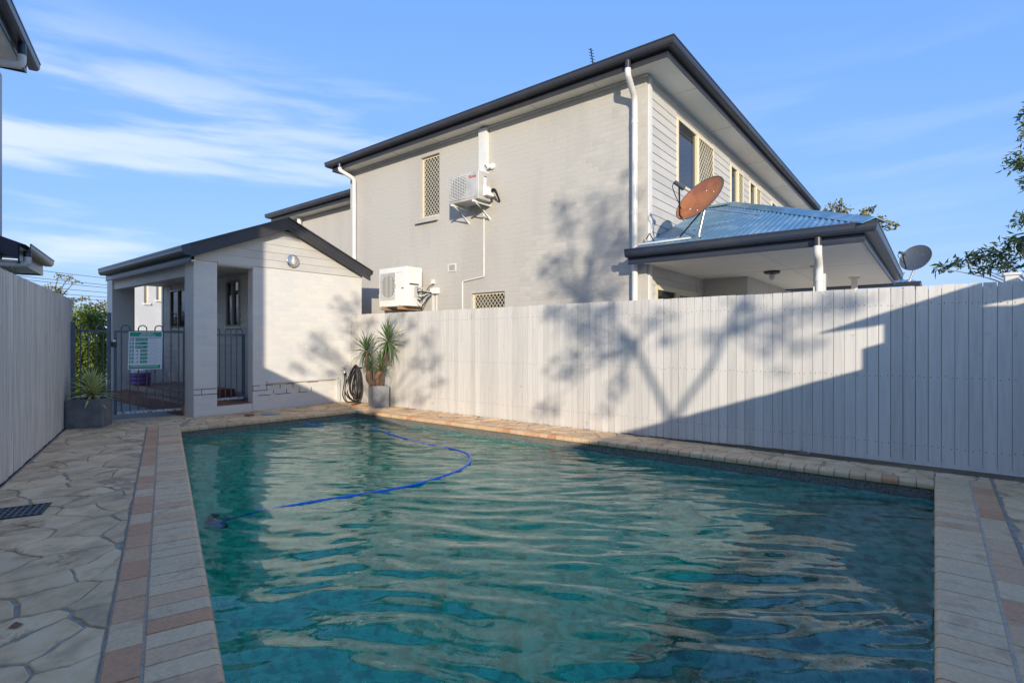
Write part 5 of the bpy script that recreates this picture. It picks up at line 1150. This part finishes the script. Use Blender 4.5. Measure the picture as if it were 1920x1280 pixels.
def leafmesh(mat, L, W_, droop, key):
    if (mat, key) in LEAF: return LEAF[(mat, key)]
    vs = []; fs = []; N_ = 6
    for i in range(N_ + 1):
        t = i / N_; w2 = W_ * (0.55 + 0.9 * t) if t < 0.35 else W_ * (1 - ((t - 0.35) / 0.65) ** 1.6) * 0.87; w2 = max(w2, 0.0006)
        x = L * t * (1 - 0.12 * droop * t); z = -droop * L * t * t * 0.45
        vs += [(x, -w2 / 2, z + w2 * 0.22), (x, 0, z), (x, w2 / 2, z + w2 * 0.22)]
        if i: b = (i - 1) * 3; fs += [(b, b + 3, b + 4, b + 1), (b + 1, b + 4, b + 5, b + 2)]
    m = MB(); m.add(vs, fs); LEAF[(mat, key)] = m.mesh('leaf', mat, recalc=False, smooth=True); return LEAF[(mat, key)]
def rosette(t, c, n, L, W_, mat, lo=-50, hi=85, lean=(0, 0)):
    c = Vector(c)
    for i in range(n):
        f = (i + 0.5) / n; el_ = R(lo + (hi - lo) * f ** 0.85 + random.uniform(-9, 9)); a = i * 2.39996 + random.uniform(-.25, .25)
        k = random.randrange(4); me = leafmesh(mat, 1.0, W_ / L, (0.15, 0.3, 0.5, 0.75)[k], (k, W_ / L))
        d = Vector((math.cos(a) * math.cos(el_) + lean[0], math.sin(a) * math.cos(el_) + lean[1], math.sin(el_))).normalized()
        sd = Vector((0, 0, 1)).cross(d); sd = sd.normalized() if sd.length > .05 else Vector((1, 0, 0)); up = d.cross(sd)
        s_ = L * random.uniform(0.78, 1.12); p = c + d * 0.01 + Vector((0, 0, 0.05 * f * L / 0.35))
        inst('leaf', me, t, Matrix(((d.x * s_, sd.x * s_, up.x * s_, p.x), (d.y * s_, sd.y * s_, up.y * s_, p.y), (d.z * s_, sd.z * s_, up.z * s_, p.z), (0, 0, 0, 1))))
# left planter
fd = Vector((0.839, -0.545)); c1 = Vector((1.85, 9.185)) + fd * 0.2075 + Vector((0.545, 0.839)) * 0.175
P1 = thing('planter_box', 'dark charcoal square planter box beside the left fence', 'planter', (c1.x, c1.y, 0), 'square planters'); pot(P1, c1, fd, 0.415, 0.35, 0.395, 'pot')
Y1 = thing('yucca_plant', 'spiky yellow green variegated yucca in the dark left planter', 'plant', (c1.x, c1.y, 0.34), 'potted yuccas')
MB().lathe([(0.035, 0), (0.03, 0.09), (0.02, 0.12)], (c1.x + .03, c1.y, 0.34), (0, 0, 1), 10).build('stem', 'ybark', Y1, smooth=True)
rosette(Y1, (c1.x + .03, c1.y, 0.44), 84, 0.37, 0.034, 'yucca_pale', lo=-28, hi=86)
# right planters
fd2 = Vector((0.93, -0.37)).normalized(); c2 = Vector((5.83, 7.80)) + fd2 * 0.15 + Vector((-fd2.y, fd2.x)) * 0.155
P2_ = thing('planter_box', 'pale grey concrete planter in the far corner by the hose', 'planter', (c2.x, c2.y, 0), 'square planters'); pot(P2_, c2, fd2, 0.30, 0.30, 0.385, 'pot2')
c3 = Vector((6.12, 8.02)); P3_ = thing('planter_box', 'second grey planter mostly hidden behind the corner planter', 'planter', (c3.x, c3.y, 0), 'square planters'); pot(P3_, c3, (0, 1), 0.30, 0.20, 0.35, 'pot2')
Y2 = thing('yucca_plant', 'tall green yucca with several shaggy heads in the corner planter', 'plant', (c2.x, c2.y, 0.34), 'potted yuccas')
for st_, r0 in (([(c2.x - .05, c2.y + .06, 0.33), (5.90, 8.02, 0.62), (5.90, 8.07, 0.98)], .028), ([(c2.x + .03, c2.y - .03, 0.33), (5.98, 7.74, 0.72), (5.98, 7.58, 1.15)], .030), ([(c2.x, c2.y, 0.33), (5.92, 7.80, 0.55), (5.93, 7.72, 0.66)], .048), ([(c2.x - .03, c2.y + .02, 0.33), (5.86, 7.93, 0.50), (5.86, 7.92, 0.66)], .05)):
    s3 = smoothline(st_, 6); MB().tube(s3, [r0 * (1.25 - 0.1 * abs(i - len(s3) * .7) / len(s3)) * random.uniform(.92, 1.08) for i in range(len(s3))], 9).build('stem', 'ybark', Y2, smooth=True)
for c, n, L, lo in (((5.90, 8.08, 0.99), 50, 0.38, -60), ((5.98, 7.57, 1.16), 60, 0.40, -65), ((5.93, 7.71, 0.68), 26, 0.25, -30), ((5.86, 7.90, 0.69), 22, 0.22, -25), ((5.97, 7.78, 0.80), 16, 0.22, -40)): rosette(Y2, c, int(n * 1.5), L, 0.028, 'yucca_green', lo=lo, hi=84)
th = MB()
for (x, y, z) in ((5.90, 8.08, 0.95), (5.98, 7.58, 1.12)):
    for k in range(26): a = random.uniform(0, 6.28); p = Vector((x, y, z)); q = p + Vector((math.cos(a) * .06, math.sin(a) * .06, -random.uniform(.18, .36))); s_ = Vector((-math.sin(a), math.cos(a), 0)) * .007; th.add([p - s_, p + s_, q + s_ * .4, q - s_ * .4], [(0, 1, 2, 3)])
tag(th.build('dead_leaf_skirt', 'ybark', Y2, recalc=False), kind='stuff')

def leaves(mb, c, r, n, size, aspect=0.5, droop=0.0, squash=1.0):
    c = Vector(c)
    for _ in range(n):
        v = Vector((random.gauss(0, 1), random.gauss(0, 1), random.gauss(0, 1))).normalized() * (random.random() ** 0.5) * r; v.z *= squash; p = c + v
        d = Vector((random.gauss(0, 1), random.gauss(0, 1), random.gauss(0, 0.7) - droop)).normalized(); s_ = d.cross(Vector((random.gauss(0, 1), random.gauss(0, 1), random.gauss(0, 1)))).normalized()
        L = size * random.uniform(0.7, 1.3); d = d * L; s_ = s_ * L * aspect * 0.5; nrm = d.cross(s_).normalized() * L * 0.12
        mb.add([p, p + d * .5 + s_ + nrm, p + d, p + d * .5 - s_ + nrm], [(0, 1, 2, 3)])
def crown(t, blobs, size, mat, dens=1.0, aspect=0.5, droop=0.0, squash=0.8, name='crown'):
    m = MB()
    for c, r in blobs: leaves(m, c, r, max(14, int(dens * 1.0 * r * r / (size * size * aspect) * 3.0)), size, aspect, droop, squash)
    return tag(m.build(name, mat, t, recalc=False), kind='stuff')
def branches(t, root, targets, r0, mat='bark'):
    m = MB(); root = Vector(root)
    for c in targets:
        c = Vector(c); mid = root.lerp(c, 0.5) + Vector((random.uniform(-.1, .1), random.uniform(-.1, .1), random.uniform(0, .15))) * (c - root).length * .6
        pts = smoothline([root, mid, c], 5); m.tube(pts, [r0 * (1 - 0.8 * i / (len(pts) - 1)) for i in range(len(pts))], 6)
    return m.build('branch', mat, t, smooth=True)
# hedge beyond the gate, flowering bush, background trees
HG = thing('hedge', 'sunlit green hedge seen through the railing left of the gate', 'hedge', (2.9, 15, 0))
m = MB(); random.seed(8)
for i in range(8):
    for j in range(7):
        for k in range(3):
            x = 1.05 + i * 0.36 + random.uniform(-.1, .1); z = 0.15 + j * 0.31 + random.uniform(-.08, .08); top = 1.80 + 0.16 * math.sin(i * 1.3)
            if z < top: leaves(m, (x, 14.7 + k * 0.3, z), 0.28, 260, 0.065, 0.6)
tag(m.build('crown', 'leaf_hedge', HG, recalc=False), kind='stuff')
m = MB(); [m.tube([(1.7 + i * .5, 15, 0), (1.75 + i * .5, 15.02, 0.9), (1.7 + i * .5, 15, 1.7)], [0.03, 0.025, 0.01], 6) for i in range(5)]; m.build('trunk', 'bark', HG)
FB_ = thing('flowering_bush', 'low bush with yellow flowers glimpsed behind the porch', 'bush', (5.6, 17.5, 0))
crown(FB_, [((5.4, 17.5, 0.35), 0.4), ((5.9, 17.5, 0.45), 0.4), ((5.1, 17.6, 0.3), 0.35)], 0.08, 'leaf_dark', 0.8); crown(FB_, [((5.75, 17.2, 0.72), 0.17), ((6.0, 17.2, 0.68), 0.14), ((5.3, 17.2, 0.64), 0.12)], 0.06, 'yellow', 0.9, name='blossom')
MB().tube([(5.6, 17.5, 0), (5.6, 17.5, 0.4)], 0.03, 6).build('stem', 'bark', FB_)
PT = thing('palm_tip', 'few palm fronds showing over the left fence under the elbow pipe', 'palm', (1.29, 9.02, 0))
MB().tube([(1.29, 9.02, 0), (1.29, 9.02, 1.98)], [0.05, 0.035], 8).build('trunk', 'bark', PT); rosette(PT, (1.29, 9.02, 1.97), 22, 0.20, 0.016, 'yucca_green', lo=-60, hi=70)
random.seed(17)
GT = thing('gum_tree', 'flat topped gum tree far off above the left fence end', 'tree', (8.0, 42, 0))
MB().tube(smoothline([(8.2, 42, 0), (8.1, 42, 2.2), (7.9, 42, 3.6), (7.8, 42, 4.2)]), 0.08, 7).build('trunk', 'bark', GT, smooth=True)
gb1 = [((7.35, 42, 4.15), .45), ((7.8, 42, 4.35), .55), ((8.2, 42, 4.2), .4), ((7.1, 42, 4.0), .35), ((8.6, 42, 5.05), .38), ((8.15, 42, 5.2), .3), ((8.95, 42, 4.85), .28), ((9.1, 42, 3.75), .4), ((8.75, 42, 3.6), .32), ((9.45, 42, 3.85), .22)]
crown(GT, gb1, 0.18, 'leaf_olive', 1.4, squash=0.5); branches(GT, (7.9, 42, 3.2), [b[0] for b in gb1], 0.05)
GT2 = thing('bushy_tree', 'low bushy olive tree behind the hedge beside the pole', 'tree', (9.5, 38, 0))
MB().tube([(9.3, 38, 0), (9.3, 38, 2.4)], 0.1, 7).build('trunk', 'bark', GT2); crown(GT2, [((8.7, 38, 3.1), .6), ((9.3, 38, 3.2), .65), ((9.9, 38, 3.1), .55), ((9.0, 38.2, 2.6), .7), ((9.8, 38, 2.5), .7)], 0.18, 'leaf_olive', 1.4, squash=0.7)
BT = thing('backyard_tree', 'golden topped tree rising behind the patio and house eave', 'tree', (30, 3.2, 0))
bb = [((30, 4.6, 7.0), .62), ((30, 4.2, 7.35), .5), ((30, 3.72, 7.75), .36), ((30, 3.45, 7.35), .40), ((30, 3.95, 6.8), .65), ((30, 3.1, 6.7), .5), ((30, 2.55, 7.0), .42), ((30, 2.35, 7.35), .24), ((30, 2.2, 6.6), .40), ((30, 1.95, 6.85), .22), ((30, 1.6, 6.5), .32), ((30, 5.2, 6.8), .7), ((30, 4.9, 7.6), .3)]
MB().tube(smoothline([(30, 3.2, 0), (30, 3.3, 3), (30, 3.4, 5.8)]), [0.16] * 6 + [0.13] * 7, 8).build('trunk', 'bark', BT, smooth=True); crown(BT, [(c, r * 1.12) for c, r in bb], 0.19, 'leaf_olive', 2.6, aspect=0.6); branches(BT, (30, 3.4, 5.4), [b[0] for b in bb], 0.06)
RT = thing('feathery_tree', 'drooping feathery leaved tree entering at the right edge', 'tree', (14.5, -3.4, 0))
def rp(x, y, X=13.6):
    """point of the tree seen in this direction, on the plane through its trunk"""
    return Vector((X, 0, 0))
rb = [((13.6, -1.52, 5.35), .34), ((13.7, -1.95, 5.6), .45), ((13.6, -1.42, 4.95), .26), ((13.8, -1.85, 5.0), .4), ((13.5, -1.15, 4.50), .22), ((13.6, -1.45, 4.45), .26), ((13.7, -1.85, 4.4), .4), ((13.6, -1.30, 4.12), .18), ((13.7, -1.7, 3.95), .2), ((13.6, -1.55, 3.70), .2), ((13.7, -1.9, 3.55), .3), ((13.5, -1.22, 3.42), .20), ((13.6, -1.60, 3.15), .24), ((13.7, -2.0, 3.0), .3), ((13.5, -1.28, 2.95), .17), ((13.6, -1.7, 2.65), .25), ((14.0, -2.6, 5.6), .7), ((14.0, -2.8, 4.4), .7), ((14.0, -2.6, 3.2), .6)]
crown(RT, [((c[0], c[1] - 0.10, c[2]), r * 1.25) for c, r in rb], 0.115, 'leaf_feather', 3.2, aspect=0.3, droop=0.5); crown(RT, [((13.55, -1.5, 5.5), .22), ((13.6, -1.8, 5.85), .3), ((13.55, -1.38, 5.12), .14), ((13.6, -1.7, 5.4), .2)], 0.15, 'leaf_gold', 2.2, aspect=0.3, name='sunlit_top')  # gold leaves at the top paint in the sunlight on the crown
crown(RT, [((13.5, -1.36, 4.86), .13), ((13.5, -1.62, 3.98), .10)], 0.15, 'leaf_pod', 1.0, aspect=0.2, droop=0.8, name='seed_pods')
MB().tube(smoothline([(14.5, -3.4, 0), (14.3, -3.3, 2.5), (14.2, -3.0, 5.2)]), 0.14, 8).build('trunk', 'bark', RT, smooth=True); branches(RT, (14.3, -3.2, 3.0), [b[0] for b in rb], 0.035)
LS = thing('low_feathery_shrub', 'dark feathery branches fanning just above the fence at the right', 'shrub', (11.5, -1.0, 0))
lb_ = [((11.6, -0.10, 2.42), .14), ((11.6, -0.32, 2.50), .17), ((11.6, -0.55, 2.58), .20), ((11.6, -0.8, 2.60), .24), ((11.6, -1.05, 2.75), .26), ((11.6, -0.60, 2.38), .17), ((11.6, -0.9, 2.40), .22), ((11.6, -1.3, 2.6), .3)]
crown(LS, lb_, 0.13, 'leaf_dark', 2.4, aspect=0.25, squash=0.6); branches(LS, (11.6, -1.3, 1.8), [b[0] for b in lb_], 0.015); MB().tube([(11.6, -1.3, 0), (11.6, -1.3, 1.85)], 0.05, 7).build('trunk', 'bark', LS)
for k, (z0, z1, y) in enumerate(((8.30, 6.40, 60), (7.55, 5.95, 60.4), (7.35, 5.75, 61), (6.75, 5.25, 60), (6.3, 4.9, 60.5), (6.05, 4.6, 61), (5.2, 3.7, 60))):
    m = MB(); m.tube([(-6 + 40 * i / 12, y, z0 + (z1 - z0) * i / 12 - 0.35 * (1 - ((i - 6) / 6) ** 2)) for i in range(13)], 0.02, 5); o = m.build('power_line', 'black', None, org=(10, y, z0)); tag(o, ('topmost', 'second highest', 'third highest', 'middle', 'third lowest', 'second lowest', 'lowest')[k] + ' of the thin overhead power lines crossing the sky above the hedge', 'power line', 'overhead power lines')

# ================================================================== TREES BEHIND THE CAMERA AND UNSEEN SHAPES ADDED TO SHADE THE YARD
random.seed(41)
TA = thing('forked_tree', 'forked tree behind the camera whose shadow falls on the fence', 'tree', (-2.75, -6.3, 0))
limbL = [(-2.75, -6.3, 3.21), (-2.75, -6.26, 3.37), (-2.75, -6.16, 3.59), (-2.75, -5.98, 3.91), (-2.75, -5.84, 4.18), (-2.75, -5.55, 4.5), (-2.75, -5.5, 5.2), (-2.75, -5.6, 6.0)]
limbR = [(-2.75, -6.34, 3.28), (-2.75, -6.52, 3.58), (-2.75, -6.78, 3.94), (-2.75, -6.98, 4.37), (-2.75, -7.16, 4.72), (-2.75, -7.3, 5.4)]
MB().tube([(-2.75, -6.3, 0), (-2.75, -6.32, 1.6), (-2.75, -6.32, 3.25)], [0.12, 0.10, 0.09], 9).build('trunk', 'bark', TA, smooth=True)
MB().tube(limbL, [0.032, .032, .032, .03, .028, .025, .02, .015], 8).build('limb', 'bark', TA, smooth=True); MB().tube(limbR, [0.032, .03, .03, .028, .022, .015], 8).build('limb', 'bark', TA, smooth=True)
ta = [((-2.25, -4.08, 4.49), 0.18), ((-2.75, -4.93, 4.54), 0.28), ((-3.25, -5.79, 4.77), 0.32), ((-2.5, -4.89, 4.16), 0.28), ((-3.0, -5.78, 4.19), 0.26), ((-2.25, -4.3, 3.7), 0.24), ((-2.75, -5.61, 3.73), 0.11), ((-3.25, -6.1, 3.72), 0.11), ((-2.5, -4.19, 3.16), 0.2), ((-3.0, -5.63, 3.41), 0.12), ((-2.25, -5.63, 4.34), 0.2), ((-2.75, -6.26, 4.25), 0.12), ((-3.25, -7.26, 4.42), 0.12), ((-2.5, -6.94, 4.4), 0.18), ((-3.0, -7.7, 4.33), 0.18), ((-2.25, -7.07, 4.31), 0.2), ((-2.75, -7.81, 4.19), 0.12), ((-3.25, -8.03, 4.08), 0.08), ((-2.5, -7.76, 4.52), 0.2), ((-3.0, -8.43, 4.73), 0.16), ((-2.25, -6.61, 4.5), 0.14),
      ((-2.15, -4.54, 6.64), 0.16), ((-2.75, -5.23, 6.52), 0.16), ((-3.35, -6.27, 7.09), 0.12), ((-2.45, -5.63, 6.62), 0.16), ((-3.05, -6.07, 6.51), 0.17), ((-2.15, -5.56, 6.07), 0.24), ((-2.75, -5.97, 5.96), 0.24), ((-3.35, -6.83, 6.22), 0.22), ((-2.45, -4.62, 5.83), 0.17), ((-3.05, -5.48, 6.06), 0.16), ((-2.15, -4.11, 5.57), 0.09), ((-2.75, -5.08, 5.61), 0.19), ((-3.35, -5.98, 5.62), 0.22), ((-2.45, -5.49, 5.29), 0.26), ((-3.05, -6.35, 5.52), 0.17), ((-2.15, -5.7, 6.94), 0.1), ((-2.75, -6.37, 6.81), 0.12)]
crown(TA, [(c, r * (1.1 if c[2] < 5 else 1.45)) for c, r in ta], 0.075, 'leaf_dark', 1.5, squash=0.9)
branches(TA, limbL[4], [c for c, r in ta if c[1] > -6.2 and c[2] < 5], 0.018); branches(TA, limbL[6], [c for c, r in ta if c[2] >= 5], 0.018); branches(TA, limbR[3], [c for c, r in ta if c[1] <= -6.2 and c[2] < 5], 0.016)
TB_ = thing('spreading_tree', 'spreading tree behind the camera shading the pool house corner', 'tree', (-3.5, -1.6, 0))
tb = [((-2.75, -0.31, 4.55), 0.19), ((-3.25, -1.6, 4.8), 0.21), ((-3.75, -2.53, 4.91), 0.14), ((-3.0, -2.21, 4.33), 0.17), ((-3.5, -2.83, 4.13), 0.19), ((-2.75, -1.69, 3.87), 0.14), ((-3.25, -2.72, 3.69), 0.14), ((-3.75, -2.81, 3.56), 0.14), ((-3.0, -1.57, 4.33), 0.14), ((-3.5, -1.21, 4.09), 0.14), ((-2.75, -1.03, 3.16), 0.08),
      ((-2.86, 0.23, 4.87), 0.26), ((-3.23, -0.26, 4.62), 0.26), ((-4.43, -0.75, 4.58), 0.2), ((-3.8, -0.01, 4.13), 0.19), ((-4.66, -0.5, 4.01), 0.14), ((-3.21, 0.23, 3.98), 0.17), ((-3.36, -0.26, 3.88), 0.21), ((-3.61, -0.75, 5.43), 0.14), ((-3.46, -0.01, 3.71), 0.14), ((-3.42, -0.5, 4.39), 0.17)]
crown(TB_, [(c, r * 1.15) for c, r in tb], 0.075, 'leaf_dark', 1.5, squash=0.9); MB().tube(smoothline([(-3.5, -1.6, 0), (-3.5, -1.55, 1.5), (-3.45, -1.4, 3.2)]), 0.09, 8).build('trunk', 'bark', TB_, smooth=True)
branches(TB_, (-3.45, -1.4, 3.1), [c for c, r in tb], 0.018)
SH = thing('shadow_block', 'unseen block added behind the rear fence to cast the stepped fence shadow', 'shadow caster', (5.0, -2.4, 0))
MB().box((3.86, -2.9, 0), (5.6, -1.78, 1.93)).build('wall', 'board', SH); MB().box((4.02, -2.9, 1.932), (4.2, -1.80, 2.2)).build('shadow_post', 'board', SH)  # unseen boxes added to cast the stepped shadow on the right fence
AW = thing('eave_shadow_caster', 'unseen stand-in for a neighbouring eave, shaped to cast its shadow on the fence', 'awning', (5.0, -1.9, 0))
MB().prism([(3.33, -1.96, 2.262), (7.5, -1.96, 2.25), (7.5, -1.96, 1.94), (4.9, -1.96, 2.03), (3.75, -1.96, 2.18)], (0, 0.06, 0)).build('eave_profile', 'charb', AW)  # thin wedge added only for the eave shadow it throws on the fence
MB().box((5.0, -1.97, 0.0), (5.08, -1.962, 2.2)).build('post', 'board', AW)
